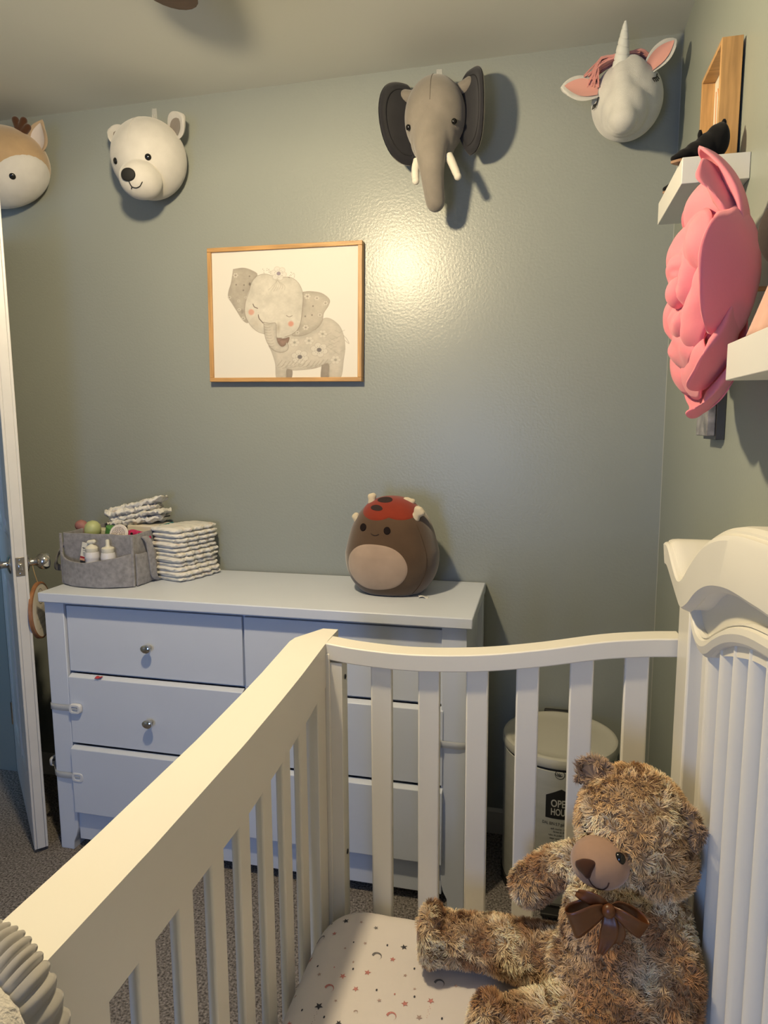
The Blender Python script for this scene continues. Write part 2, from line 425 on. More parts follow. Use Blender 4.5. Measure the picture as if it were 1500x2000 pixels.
# ------------------------------------------------------------------ crib
XI, XO, YF, MT = -0.435, -0.515, 1.30, .345      # inner / outer face of side rail, far panel, mattress top
def railtop(y):   # height of the side rail along its length
    return np.interp(y, [-.5, .0, .3, .65, .9, 1.05, 1.15, 1.24, 1.32, 1.42], [.89, .885, .881, .879, .884, .892, .899, .908, .916, .918])
def crib():
    root = thing('crib', (-.08, .65, 0), 'white wooden baby crib with curved rails and carved headboard', 'crib')
    Y0 = -.02
    # side top rail: wide cap, far end chamfered
    ys = sorted(list(np.linspace(Y0, 1.39, 60))+[1.2975, 1.2985])
    def xo(y): return XO if y < 1.31 else XO+(y-1.31)/.08*.045
    g = G(); v = []
    for y in ys:
        t = railtop(y); h = .024; b = float(np.interp(y, [Y0, .6, .9, 1.05, 1.2, 1.3], [.765, .762, .765, .778, .80, .82]))
        b = b if y < 1.298 else t-h-.001
        yy = y
        v += [(XI, yy, t), (xo(y), yy, t), (xo(y), yy, t-h), (XI-.035, yy, t-h), (XI-.035, yy, b), (XI, yy, b)]
    n = len(ys); f = [(i*6+k, i*6+(k+1) % 6, (i+1)*6+(k+1) % 6, (i+1)*6+k) for i in range(n-1) for k in range(6)]+[(0, 1, 2, 3, 4, 5), tuple(range(6*n-6, 6*n))]
    g.add(v, f); build('side_top_rail', g, m_crib, root, bevel=.0025)
    xs0, xs1 = XI-.024, XI-.009
    for k in range(14):
        y = 1.16-.09*k
        if y < 0: break
        build('side_slat', G().box(xs0, xs1, y, y+.040, .19, .85), m_crib, root, bevel=.0035)
    build('side_stile', G().box(xs0-.008, XI-.001, 1.245, 1.296, .05, .845), m_crib, root, bevel=.002)
    build('side_bottom_rail', G().box(xs0-.004, XI-.002, Y0, 1.245, .13, .195), m_crib, root, bevel=.003)
    # far corner leg
    g = G(); g.box(XI-.040, XI+.008, 1.298, 1.382, 0, .8925); leg = build('leg', g, m_crib, root, bevel=.002)
    # left stile of end panel, with barrel bolt holes
    st = build('end_stile', G().box(XI+.004, XI+.034, 1.303, 1.343, .05, .872), m_crib, root, bevel=.0015)
    for zz in (.835, .43):
        g = G(); g.lathe([(.0055, 0), (.0055, .0012), (.0035, .0012), (.0035, -.002)], (XI+.0345, 1.325, zz), (1, 0, 0), 16)
        build('bolt', g, mat('dark_steel', (.08, .075, .07), .35, metal=1), st)
    # end top rail (dips in the middle, rises to the headboard)
    X1 = .262
    cx = [XI-.002, -.36, -.25, -.12, 0, .12, .20, X1]; cz = [.915, .907, .904, .913, .932, .957, .968, .973]
    xs = np.linspace(cx[0], X1, 60); zs = bez(list(zip(cx, cz)), 200); v = []
    for x in xs:
        t = float(np.interp(x, zs[:, 0], zs[:, 1]))
        v += [(x, 1.30, t), (x, 1.352, t), (x, 1.352, t-.036), (x, 1.30, t-.036)]
    n = len(xs); f = [(i*4+k, i*4+(k+1) % 4, (i+1)*4+(k+1) % 4, (i+1)*4+k) for i in range(n-1) for k in range(4)]+[(0, 1, 2, 3), (4*n-4, 4*n-3, 4*n-2, 4*n-1)]
    g = G(); g.add(v, f); build('end_top_rail', g, m_crib, root, bevel=.0025)
    for k in range(6):
        x = (-.341, -.2395, -.140, -.040, .063, .164)[k]; t = float(np.interp(x+.02, zs[:, 0], zs[:, 1]))
        build('end_slat', G().box(x, x+.045, 1.312, 1.330, .19, t-.03), m_crib, root, bevel=.0035)
    build('end_bottom_rail', G().box(XI+.034, X1-.005, 1.308, 1.338, .13, .195), m_crib, root, bevel=.003)
    # mattress support
    build('mattress_support', G().box(XI+.02, X1-.02, 0.02, 1.285, .175, .19), m_crib, root)
    # headboard against the right wall: post, panel, shaped crown, lower moulding, fluted boards
    g = G(); g.box(.252, .30, 1.205, 1.292, 0, 1.115); build('headboard_post', g, m_crib, root, bevel=.004)
    g = G(); g.box(.272, .335, 1.292, 1.345, 0, 1.10); build('leg', g, m_crib, root, bevel=.003)
    g = G(); g.box(.275, .333, 1.17, 1.206, .10, 1.075); build('headboard_stile', g, m_crib, root, bevel=.006, seg=3)
    # crown: silhouette in y,z, thick moulding projecting toward the crib
    topc = [(1.325, 1.155), (1.285, 1.156), (1.225, 1.128), (1.185, 1.116), (1.145, 1.130), (1.09, 1.168), (1.02, 1.206), (.94, 1.232), (.85, 1.247), (.74, 1.255), (.62, 1.262), (.45, 1.27), (.2, 1.27), (-.05, 1.262)]
    botc = [(1.325, 1.108), (1.30, 1.108), (1.255, 1.094), (1.20, 1.075), (1.165, 1.066), (1.12, 1.082), (1.06, 1.116), (.99, 1.142), (.90, 1.160), (.80, 1.168), (.72, 1.172), (.45, 1.18), (.2, 1.18), (-.05, 1.172)]
    def band(top, bot, prof, name, mat_=m_crib, parent=root, n=90):
        T = bez(top, n); B = bez(bot, n); v = []
        m = len(prof)
        for i in range(n):
            for s, x in prof:    # s: 0 bottom ... 1 top
                y = B[i][0]*(1-s)+T[i][0]*s; z = B[i][1]*(1-s)+T[i][1]*s
                v.append((x, y, z))
        f = [(i*m+k, i*m+(k+1) % m, (i+1)*m+(k+1) % m, (i+1)*m+k) for i in range(n-1) for k in range(m)]+[tuple(range(m)), tuple(range((n-1)*m, n*m))]
        g = G(); g.add(v, f); return build(name, g, mat_, parent, angle=28)
    cr = band(topc, botc, [(0, .34), (0, .246), (-.06, .241), (.0, .232), (.06, .228), (.82, .225), (.90, .228), (.93, .234), (.97, .234), (1.03, .240), (1.05, .25), (1.05, .34)], 'headboard_crown')
    # lower panel behind crown
    band([(1.20, 1.10), (1.16, 1.10), (1.1, 1.13), (.98, 1.15), (.85, 1.18), (.6, 1.19), (.2, 1.19), (-.02, 1.19)],
         [(1.20, 1.00), (1.15, 1.0), (1.1, 1.01), (.98, 1.05), (.85, 1.08), (.6, 1.10), (.2, 1.10), (-.02, 1.10)],
         [(0, .335), (0, .268), (1, .268), (1, .335)], 'headboard_panel')
    band([(1.205, 1.062), (1.17, 1.036), (1.13, 1.034), (1.09, 1.046), (1.04, 1.070), (.98, 1.097), (.90, 1.121), (.80, 1.137), (.70, 1.148), (.45, 1.16), (.2, 1.16), (-.02, 1.155)],
         [(1.215, 1.042), (1.185, 1.008), (1.14, .998), (1.10, 1.008), (1.05, 1.036), (.985, 1.064), (.90, 1.088), (.80, 1.103), (.70, 1.113), (.45, 1.125), (.2, 1.125), (-.02, 1.12)],
         [(0, .30), (0, .262), (.15, .256), (.5, .252), (.75, .254), (.85, .259), (.9, .256), (1.0, .262), (1.0, .30)], 'headboard_moulding')
    # rounded fluted boards
    prof = [(-.5, .0), (-.5, .008), (-.46, .011), (-.1, .011), (.02, .013), (.08, .020), (.14, .029), (.21, .034), (.28, .036), (.35, .034), (.42, .029), (.48, .020), (.5, .010), (.5, 0)]
    for k in range(15):
        yc = 1.135-.068*k
        if yc < 0: break
        top = float(np.interp(yc, [0, .45, .7, .8, .9, .985, 1.05, 1.1, 1.14, 1.2], [1.14, 1.14, 1.13, 1.12, 1.104, 1.08, 1.05, 1.025, 1.015, 1.02]))
        g = G(); g.prism([(yc-.051*p, .301-q) for p, q in prof], lambda p, q, t: (q, p, t), .195, top)
        build('headboard_board', g, m_crib, root, bevel=.001, angle=50)
    build('headboard_bottom_rail', G().box(.262, .335, -.02, 1.21, .12, .20), m_crib, root, bevel=.004)
    # near end, outside the picture
    build('near_stile', G().box(XI-.035, XI-.001, -.045, -.02, 0, .86), m_crib, root, bevel=.002)
    build('near_bottom_rail', G().box(XI, .33, -.045, -.02, .13, .2), m_crib, root, bevel=.002)
    return root
crib()

# ------------------------------------------------------------------ mattress with printed sheet
def mattress():
    x0, x1, y0, y1 = -.432, .252, .0, 1.292; R = .055; RC = .10
    cx, cy, hx, hy = (x0+x1)/2, (y0+y1)/2, (x1-x0)/2, (y1-y0)/2
    def zt(x, y):
        ax, ay = abs(x-cx), abs(y-cy)
        dx, dy = max(ax-(hx-RC), 0), max(ay-(hy-RC), 0)
        d = RC-math.hypot(dx, dy) if dx > 0 and dy > 0 else min(hx-ax, hy-ay)
        d = max(d, 0)
        z = MT if d > R else MT-R*(1-math.sqrt(max(0, 1-((R-d)/R)**2)))
        return z+.0028*noise.noise((x*7, y*7, 3.))+.0012*noise.noise((x*22, y*22, 9.))
    root = thing('mattress', (cx, cy, .19), 'crib mattress under a white sheet printed with stars and moons', 'mattress')
    # warp grid so that the outline has rounded corners
    def warp(u, v):
        a, b = u*2-1, v*2-1
        a = math.copysign(abs(a)**.8, a) if False else a
        x, y = cx+a*hx, cy+b*hy
        ax, ay = abs(a*hx), abs(b*hy); dx, dy = ax-(hx-RC), ay-(hy-RC)
        if dx > 0 and dy > 0:
            m_ = max(dx, dy); h = math.hypot(dx, dy); s = m_/h
            x = cx+math.copysign(hx-RC+dx*s, a); y = cy+math.copysign(hy-RC+dy*s, b)
        return x, y
    def ease(t): return .5-.5*math.cos(PI*t)
    g = G()
    def top(u, v):
        x, y = warp(ease(u)*.55+u*.45, ease(v)*.35+v*.65); return (x, y, zt(x, y))
    g.grid(top, 110, 150)
    # skirt
    ring = []
    N = 160
    for k in range(N):
        t = k/N*4; s = int(t); t -= s
        u, v = ((t, 0), (1, t), (1-t, 1), (0, 1-t))[s]
        x, y = warp(u, v); ring.append((x, y))
    for (za, zb) in ((MT-R+.002, .25), (.25, .192)):
        v = [(p[0], p[1], za) for p in ring]+[(p[0], p[1], zb) for p in ring]
        g.add(v, [(i, (i+1) % N, N+(i+1) % N, N+i) for i in range(N)])
    g.add([(p[0], p[1], .192) for p in ring], [tuple(range(N))])
    build('sheet', g, mat('sheet_cotton', (.70, .655, .63), .9, .2, bump=.25, bscale=700, bdist=.0006, sheen=.1), root, angle=80)
    marks = MARKS
    cols = {'k': (.07, .07, .08), 'g': (.17, .165, .17), 'p': (.52, .22, .20), 'l': (.42, .31, .28)}
    gs = {k: G() for k in cols}
    random.seed(11)
    allm = list(marks)
    for _ in range(150):
        x, y = random.uniform(x0+.03, x1-.03), random.uniform(.03, .86)
        allm.append((x, y, random.choice('sssmdd'), random.choice('kppllg'), random.uniform(.004, .011)))
    for _ in range(14):
        x, y = random.uniform(.06, .22), random.uniform(.9, 1.25)
        allm.append((x, y, random.choice('ssd'), random.choice('kppl'), random.uniform(.004, .010)))
    for x, y, t, c, s in allm:
        if t == 'd': s = min(s, .0022)
        s = s*1.15 if t != 'd' else s
        rot = random.uniform(0, 2*PI) if t == 's' else random.uniform(-.4, .4)
        if t == 's':
            ol = [(s*(1 if k % 2 == 0 else .42)*math.cos(rot+k*PI/5), s*(1 if k % 2 == 0 else .42)*math.sin(rot+k*PI/5)) for k in range(10)]
        elif t == 'd': ol = [(s*.8*math.cos(k*PI/4), s*1.3*math.sin(k*PI/4)) for k in range(8)]
        else:
            ol = [(s*math.cos(a), s*math.sin(a)) for a in np.linspace(-1.1, 3.4, 14)]+[(s*.16+s*.74*math.cos(a), -s*.16+s*.78*math.sin(a)) for a in np.linspace(3.2, -.9, 12)]
        pts = [(0, 0)] + ol if t == 's' or t == 'd' else ol
        def P(p, q):
            X, Y = x+p, y+q; return (X, Y, zt(X, Y)+.0007)
        v = [P(p, q) for p, q in pts]
        if t in 'sd': f = [(0, 1+k, 1+(k+1) % len(ol)) for k in range(len(ol))]
        else:
            f = []; m_ = 14; mm = 12
            for k in range(11): f.append((k, k+1, len(ol)-1-(k+1), len(ol)-1-k))
            f.append((11, 12, 14))
        gs[c].add(v, f)
        if t == 's' and s > .007 and random.random() < .35:   # fine dotted trails
            for k in range(7):
                X, Y = x+.002*math.sin(k*2), y-.012-.004*k
                gs[c].add([(X+dx, Y+dy, zt(X, Y)+.0007) for dx, dy in ((-.0007, 0), (0, -.0007), (.0007, 0), (0, .0007))], [(0, 1, 2, 3)])
    for k in gs:
        o = build('printed_motifs', gs[k], mat('print_'+{'k': 'black', 'g': 'grey', 'p': 'pink', 'l': 'blush'}[k], cols[k], .9, .1, var=.2, vscale=300), root, smooth=False, merge=False, fixn=False)
        o['kind'] = 'stuff'
MARKS = [(-0.355,1.263,'s','l',0.0036), (-0.320,1.275,'m','g',0.0065), (-0.293,1.268,'s','l',0.0036), (-0.405,1.220,'d','k',0.0022), (-0.375,1.222,'s','k',0.0065), (-0.342,1.224,'s','l',0.0036), (-0.309,1.217,'s','g',0.0047), (-0.417,1.180,'m','g',0.0079), (-0.388,1.184,'s','p',0.0047), (-0.343,1.169,'d','k',0.0018), (-0.320,1.172,'s','l',0.0036), (-0.276,1.178,'d','k',0.0022), (-0.243,1.181,'s','k',0.0065), (-0.355,1.150,'s','l',0.0029), (-0.422,1.132,'s','p',0.0058), (-0.290,1.146,'m','g',0.0087), (-0.258,1.146,'s','p',0.0054), (-0.395,1.100,'d','k',0.0022), (-0.330,1.121,'d','l',0.0022), (-0.362,1.101,'d','p',0.0014), (-0.326,1.105,'d','k',0.0022), (-0.297,1.103,'s','p',0.0061), (-0.385,1.080,'s','l',0.0040), (-0.340,1.084,'s','p',0.0061), (-0.227,1.115,'s','l',0.0036), (-0.431,1.086,'s','l',0.0043), (-0.419,1.042,'s','l',0.0032), (-0.357,1.053,'m','p',0.0079), (-0.309,1.063,'s','p',0.0054), (-0.271,1.069,'d','k',0.0022), (-0.237,1.068,'d','p',0.0018), (-0.204,1.088,'s','l',0.0029), (-0.201,1.071,'d','k',0.0022), (-0.171,1.069,'s','p',0.0061), (-0.261,1.048,'s','l',0.0040), (-0.215,1.052,'s','p',0.0061), (-0.337,1.030,'s','l',0.0032), (-0.363,1.013,'s','k',0.0072), (-0.390,1.000,'d','k',0.0025), (-0.439,1.001,'s','k',0.0058), (-0.296,1.016,'m','l',0.0036), (-0.233,1.021,'m','p',0.0079), (-0.347,0.994,'d','k',0.0022), (-0.185,1.030,'s','l',0.0054), (-0.146,1.037,'d','k',0.0022), (-0.406,0.973,'s','p',0.0065), (-0.319,0.989,'s','k',0.0050), (-0.162,1.110,'m','g',0.0087), (-0.189,1.137,'s','g',0.0032), (-0.213,1.134,'d','k',0.0022), (-0.131,1.111,'s','l',0.0036)]
mattress()
#PART2
# ------------------------------------------------------------------ ceiling fan with lamp
def fan():
    cx, cy = LAMP[0], LAMP[1]
    m_fan = mat('fan_walnut', (.028, .016, .011), .35, var=.3, vscale=12, stretch=(1, 10, 10)); m_br = mat('fan_bronze', (.03, .022, .018), .35, metal=.6)
    root = thing('ceiling_fan', (cx, cy, CH), 'dark brown ceiling fan with a small lamp, one blade tip in view', 'fan')
    g = G(); g.lathe([(.075, 0), (.078, -.01), (.06, -.035), (.06, -.05), (.10, -.06), (.115, -.085), (.115, -.15), (.095, -.175), (.06, -.185), (.06, -.20)], (cx, cy, CH), (0, 0, 1), 36)
    build('fan_housing', g, m_br, root)
    a0 = math.atan2(.45, -.135)
    for k in range(5):
        a = a0+k*2*PI/5; d = Vector((math.cos(a), math.sin(a), 0)); s = Vector((-d.y, d.x, 0)); c = Vector((cx, cy, CH-.165))
        out = []
        for t in np.linspace(0, 1, 14): out.append((.15+.26*t, -.045-.015*t))
        for t in np.linspace(-PI/2, PI/2, 12)[1:-1]: out.append((.41+.055*math.cos(t), .060*math.sin(t)))
        for t in np.linspace(1, 0, 14): out.append((.15+.26*t, .045+.015*t))
        g = G(); g.prism(out, lambda p, q, t: tuple(c+d*p+s*q+Vector((0, 0, 1))*(t+q*.18)), -.003, .003)
        bl = build('fan_blade', g, m_fan, root, bevel=.001)
        g = G(); g.obox(c+d*.15+Vector((0, 0, .006)), d, s, (0, 0, 1), .06, .018, .003); build('blade_bracket', g, m_br, bl)
    g = G(); g.lathe([(.035, -.20), (.05, -.205), (.11, -.235), (.135, -.262), (.138, -.268), (.132, -.264), (.10, -.242), (.04, -.232), (.02, -.235)], (cx, cy, CH), (0, 0, 1), 32)
    build('lamp_shade', g, m_br, root)
    g = G(); g.lathe([(.014, -.24), (.014, -.262)], (cx, cy, CH), (0, 0, 1), 16); build('lamp_socket', g, m_br, root)
    g = G(); g.ell((cx, cy, LAMP[2]), (.042, .042, .042), 20, 12)
    b = build('bulb', g, mat('bulb_glow', (1, .9, .7), .5, emit=(1, .80, .49), estr=LAMP_POWER/(4*PI*.042**2)/PI), root)
    # opaque lamp shade is unseen, shaped to keep light off blades and ceiling
fan()
# ------------------------------------------------------------------ plush heads on the wall
def dirv(az, el):
    az, el = math.radians(az), math.radians(el)
    return np.array([math.sin(az)*math.cos(el), -math.cos(az)*math.cos(el), math.sin(el)])
class Star:
    """soft stuffed body: radius as a function of direction"""
    def __init__(s, c, r, bumps=(), p=2.0, wall=None, floor=None, fn=None):
        s.c = np.array(c, float); s.r = np.array(r, float); s.b = bumps; s.p = p; s.wall = wall; s.floor = floor; s.fn = fn
    def pt(s, d, off=0.0):
        d = np.asarray(d, float); d = d/np.linalg.norm(d)
        q = (np.abs(d/s.r)**s.p).sum()**(-1/s.p)
        for (az, el, amp, wid) in s.b:
            a = math.acos(max(-1, min(1, float(d @ dirv(az, el)))))
            q += amp*math.exp(-(a/math.radians(wid))**2)
        if s.fn: q *= s.fn(d)
        P = s.c+d*(q+off)
        if s.wall is not None and P[1] > s.wall: P[1] = s.wall
        if s.floor is not None and P[2] < s.floor: P[2] = s.floor
        return P
    def nrm(s, d, e=.03):
        d = np.asarray(d, float); d = d/np.linalg.norm(d)
        t1 = np.cross(d, [0, 0, 1.0]); 
        if np.linalg.norm(t1) < .05: t1 = np.cross(d, [1., 0, 0])
        t1 /= np.linalg.norm(t1); t2 = np.cross(d, t1)
        n = np.cross(s.pt(d+e*t1)-s.pt(d-e*t1), s.pt(d+e*t2)-s.pt(d-e*t2)); n /= np.linalg.norm(n)+1e-12
        return n if n @ d > 0 else -n
    def body(s, name, m, parent, n=56, k=36):
        g = G(); v = []
        for i in range(k+1):
            t = PI*i/k
            for j in range(n):
                a = 2*PI*j/n
                v.append(tuple(s.pt((math.sin(t)*math.cos(a), math.sin(t)*math.sin(a), math.cos(t)))))
        g.add(v, [(i*n+j, (i+1)*n+j, (i+1)*n+(j+1) % n, i*n+(j+1) % n) for i in range(k) for j in range(n)])
        return build(name, g, m, parent, angle=70)
    def patch(s, name, m, parent, az, el, outline, off=.0015, rings=14, raise_=0.0, n=64, **kw):
        """sewn-on patch; outline(theta)->angular radius in degrees"""
        d0 = dirv(az, el); e1 = np.cross([0, 0, 1.0], d0); e1 = -e1/np.linalg.norm(e1); e1 = -e1; e2 = np.cross(d0, e1)
        if e2[2] < 0: e2 = -e2
        if e1[0] < 0: e1 = -e1
        g = G(); v = [tuple(s.pt(d0, off+raise_))]
        for i in range(1, rings+1):
            f = i/rings
            for j in range(n):
                th = 2*PI*j/n; a = math.radians(outline(th))*f
                d = d0*math.cos(a)+(e1*math.cos(th)+e2*math.sin(th))*math.sin(a)
                o = off+raise_*math.sqrt(max(0, 1-f*f)) if f < 1 else -.001
                v.append(tuple(s.pt(d, o)))
        F = [(0, 1+j, 1+(j+1) % n) for j in range(n)]
        F += [(1+(i-1)*n+j, 1+i*n+j, 1+i*n+(j+1) % n, 1+(i-1)*n+(j+1) % n) for i in range(1, rings) for j in range(n)]
        g.add(v, F)
        return build(name, g, m, parent, angle=80, **kw)
def ring_outline(a, b=None, tilt=0):
    b = b or a
    return lambda t: a*b/math.hypot(b*math.cos(t-tilt), a*math.sin(t-tilt))
def eye(st, az, el, r, parent, flat=.55, hl=True, name='eye'):
    p = st.pt(dirv(az, el)); n = Vector(st.nrm(dirv(az, el))); u = n.orthogonal().normalized()
    g = G(); prof = [(0, r*flat)]+[(r*math.sin(t), r*flat*math.cos(t)) for t in np.linspace(.2, PI/2, 7)]+[(r*.9, -r*.3)]
    g.lathe(prof[::-1], p, n, 20); return build(name, g, m_black, parent)
def stroke(st, pts, w, parent, m, name, off=.0012):
    q = bez(pts, max(8, 4*len(pts))); P = [st.pt(dirv(a, e), off) for a, e in q]
    g = G(); g.tube(P, w, 6); return build(name, g, m, parent)
def ear(name, base_a, base_b, tip, width, cup, m_out, m_in, parent, inner=.72, th=.006, up_n=(0, -1, 0), round_=1.0, prof=None):
    """stuffed ear: from the sewn base (a-b) out to the tip; cupped towards up_n"""
    A, B, T, N = (Vector(q) for q in (base_a, base_b, tip, up_n)); mid = (A+B)/2
    L = T-mid; side = (B-A); N = (N-L.normalized()*N.dot(L.normalized())).normalized()
    sd = L.normalized().cross(N).normalized()
    if sd.dot(side) < 0: sd = -sd
    pf = prof or (lambda t: max(.0, (1-t**2.2))**.5*(.62+.75*t*(1-t*.55)))
    bw = side.length/2
    def P(u, v, k=1.0, h=0.0):   # u along 0..1, v -1..1
        w = width*pf(u)*(bw/width/pf(0) if u < 0 else 1)
        w = w if pf(0) == 0 else w
        return mid+L*u+sd*(w*v*k)+N*(cup*(v*v*k*k)*min(1, pf(u)*1.3)+h)
    g = G(); nu, nv = 18, 13
    def f1(a, b): return tuple(P(a, b*2-1, 1, th/2*math.sqrt(max(0, 1-(b*2-1)**2))*(1 if a < .97 else .3)))
    def f2(a, b): return tuple(P(a, b*2-1, 1, -th/2*math.sqrt(max(0, 1-(b*2-1)**2))*(1 if a < .97 else .3)-.0))
    g.grid(f1, nu, nv); g.grid(f2, nu, nv)
    o = build(name, g, m_out, parent, angle=80)
    g = G()
    def f3(a, b):
        u = .04+a*(inner+.14); return tuple(P(u, b*2-1, inner*min(1, math.sqrt(max(0, 1-a**3)))+.0, th/2+.0015))
    g.grid(f3, 14, 9)
    build('inner_ear', g, m_in, o, angle=80)
    return o
def hook(x, z, label):
    h = thing('clear_hook', (x, D-.002, z), label, 'hook')
    pl = mat('clear_plastic', (.75, .75, .72), .12, alpha=.35)
    g = G(); g.obox((x, D-.002, z+.006), (1, 0, 0), (0, 1, 0), (0, 0, 1), .009, .0018, .018); build('hook_plate', g, pl, h, bevel=.0015)
    g = G(); g.tube(bez([(x, D-.003, z+.004), (x, D-.006, z-.010), (x, D-.014, z-.012), (x, D-.016, z-.003)], 10), .0028, 8); build('hook_prong', g, pl, h)
    g = G(); g.tube(bez([(x-.003, D-.010, z-.007), (x-.002, D-.008, z-.025), (x, D-.006, z-.045)], 10), .0010, 6); build('cord_loop', g, mat('dark_cord', (.06, .05, .04), .8), h)

WALLY = D-.0015
def bear_head():
    c = (-1.254, 2.050, 2.222)
    st = Star(c, (.119, .113, .119), wall=WALLY, fn=lambda d: 1+.03*max(0, -d[2])*(1-abs(d[0])))
    root = thing('bear_head', (c[0], WALLY, c[2]), 'white polar bear plush head with black nose mounted on the wall', 'plush head', 'stuffed animal heads mounted high on the wall')
    st.body('head', m_white_plush, root)
    ms = Star((c[0]+.020, c[1]-.085, c[2]-.094), (.063, .066, .056))
    ms.body('muzzle', m_white_plush, root, 44, 28)
    ms.patch('nose', mat('black_velvet', (.008, .008, .008), .8), root, -2, -3, lambda t: 18*(1+.12*math.cos(2*t))*(1-.14*math.sin(t))*1.05, off=.002, raise_=.006)
    mk = mat('black_thread', (.01, .01, .01), .7)
    stroke(ms, [(-2, -20), (-1, -30), (1, -36)], .0015, root, mk, 'stitched_mouth')
    stroke(ms, [(1, -36), (14, -39), (28, -34), (36, -22)], .0015, root, mk, 'stitched_mouth')
    stroke(ms, [(1, -36), (-5, -41)], .0015, root, mk, 'stitched_mouth')
    for az, el in ((-33, -17), (30, -17)): eye(st, az, el, .0098, root)
    gi = mat('grey_inner_plush', (.20, .175, .155), .95, sheen=.3)
    rp = lambda t: max(0, (1-t**2.6))**.5*(.8+.55*math.sin(min(1, t)*PI*.8))
    ear('ear', (c[0]-.112, c[1]+.02, c[2]+.040), (c[0]-.080, c[1]+.02, c[2]+.090), (c[0]-.137, c[1]-.010, c[2]+.098), .030, .014, m_white_plush, gi, root, prof=rp, th=.016, up_n=(.9, -.7, 0), inner=.52)
    ear('ear', (c[0]+.066, c[1]+.02, c[2]+.098), (c[0]+.112, c[1]+.02, c[2]+.045), (c[0]+.132, c[1]-.010, c[2]+.118), .036, .014, m_white_plush, gi, root, prof=rp, th=.018, up_n=(-.25, -1, 0), inner=.58)
    stroke(st, [(-2, 90), (-3, 70), (-2, 50), (-1, 30), (0, 5)], .0010, root, mat('white_seam', (.50, .49, .47), .9), 'seam', off=.0)
    hook(-1.283, 2.392, 'clear plastic hook above the white bear head')

def deer_head():
    c = (-1.822, 2.045, 2.245)
    tan = mat('tan_plush', (.36, .255, .15), .95, .1, sheen=.4, var=.06, vscale=30, bump=.4, bscale=900)
    st = Star(c, (.182, .120, .128), bumps=((-4, -28, .030, 26),), wall=WALLY)
    root = thing('deer_head', (c[0], WALLY, c[2]), 'tan deer plush head with white cheeks and brown antlers at far left', 'plush head', 'stuffed animal heads mounted high on the wall')
    st.body('head', tan, root)
    def cheek(t):   # big rounded cheek patch
        return 46+6*math.cos(t-math.radians(-30))-4*math.cos(2*t)
    st.patch('cheek_patch', m_white_plush, root, 70, -45, cheek, off=.0018, n=80, rings=18)
    st.patch('cheek_patch', m_white_plush, root, -60, -48, lambda t: cheek(PI-t), off=.0018, n=80, rings=18)
    g = G(); ms = Star((c[0]-.004, c[1]-.112, c[2]-.080), (.052, .050, .038)); ms.body('muzzle', m_white_plush, root, 36, 22)
    ms.patch('nose', mat('brown_velvet', (.05, .025, .015), .8), root, -4, 22, ring_outline(22, 16), off=.002, raise_=.005)
    eye(st, 58, -25, .0105, root); eye(st, -58, -25, .0105, root)
    ab = mat('antler_brown', (.065, .028, .014), .9, .1, sheen=.3)
    for s in (-1, 1):
        x = c[0]+.108*s
        g = G(); b = (x, c[1]-.01, c[2]+.058)
        g.capsule(b, (x+.004*s, c[1]-.015, c[2]+.105), .015, .014); g.capsule((x, c[1]-.015, c[2]+.095), (x-.012*s, c[1]-.018, c[2]+.133), .013, .012)
        g.capsule((x+.004*s, c[1]-.015, c[2]+.100), (x+.020*s, c[1]-.018, c[2]+.128), .013, .012); g.capsule((x+.004*s, c[1]-.015, c[2]+.085), (x+.034*s, c[1]-.018, c[2]+.106), .012, .011)
        blob('antler', g, ab, root, vox=.0035, smooth=4)
    te = mat('light_tan_plush', (.40, .30, .20), .95, .1, sheen=.3)
    ip = mat('satin_inner', (.55, .50, .47), .45, .5)
    rp = lambda t: max(0, (1-t**2))**.75*(.5+1.15*math.sin(min(1, t)*PI*.8))
    ear('ear', (c[0]+.130, c[1]+.02, c[2]+.055), (c[0]+.165, c[1]+.02, c[2]+.025), (c[0]+.192, c[1]-.01, c[2]+.128), .029, .012, te, ip, root, prof=rp, th=.012, up_n=(.1, -1, 0))
    ear('ear', (c[0]-.165, c[1]+.02, c[2]+.025), (c[0]-.130, c[1]+.02, c[2]+.055), (c[0]-.198, c[1]-.01, c[2]+.118), .029, .012, te, ip, root, prof=rp, th=.012, up_n=(.3, -1, 0))

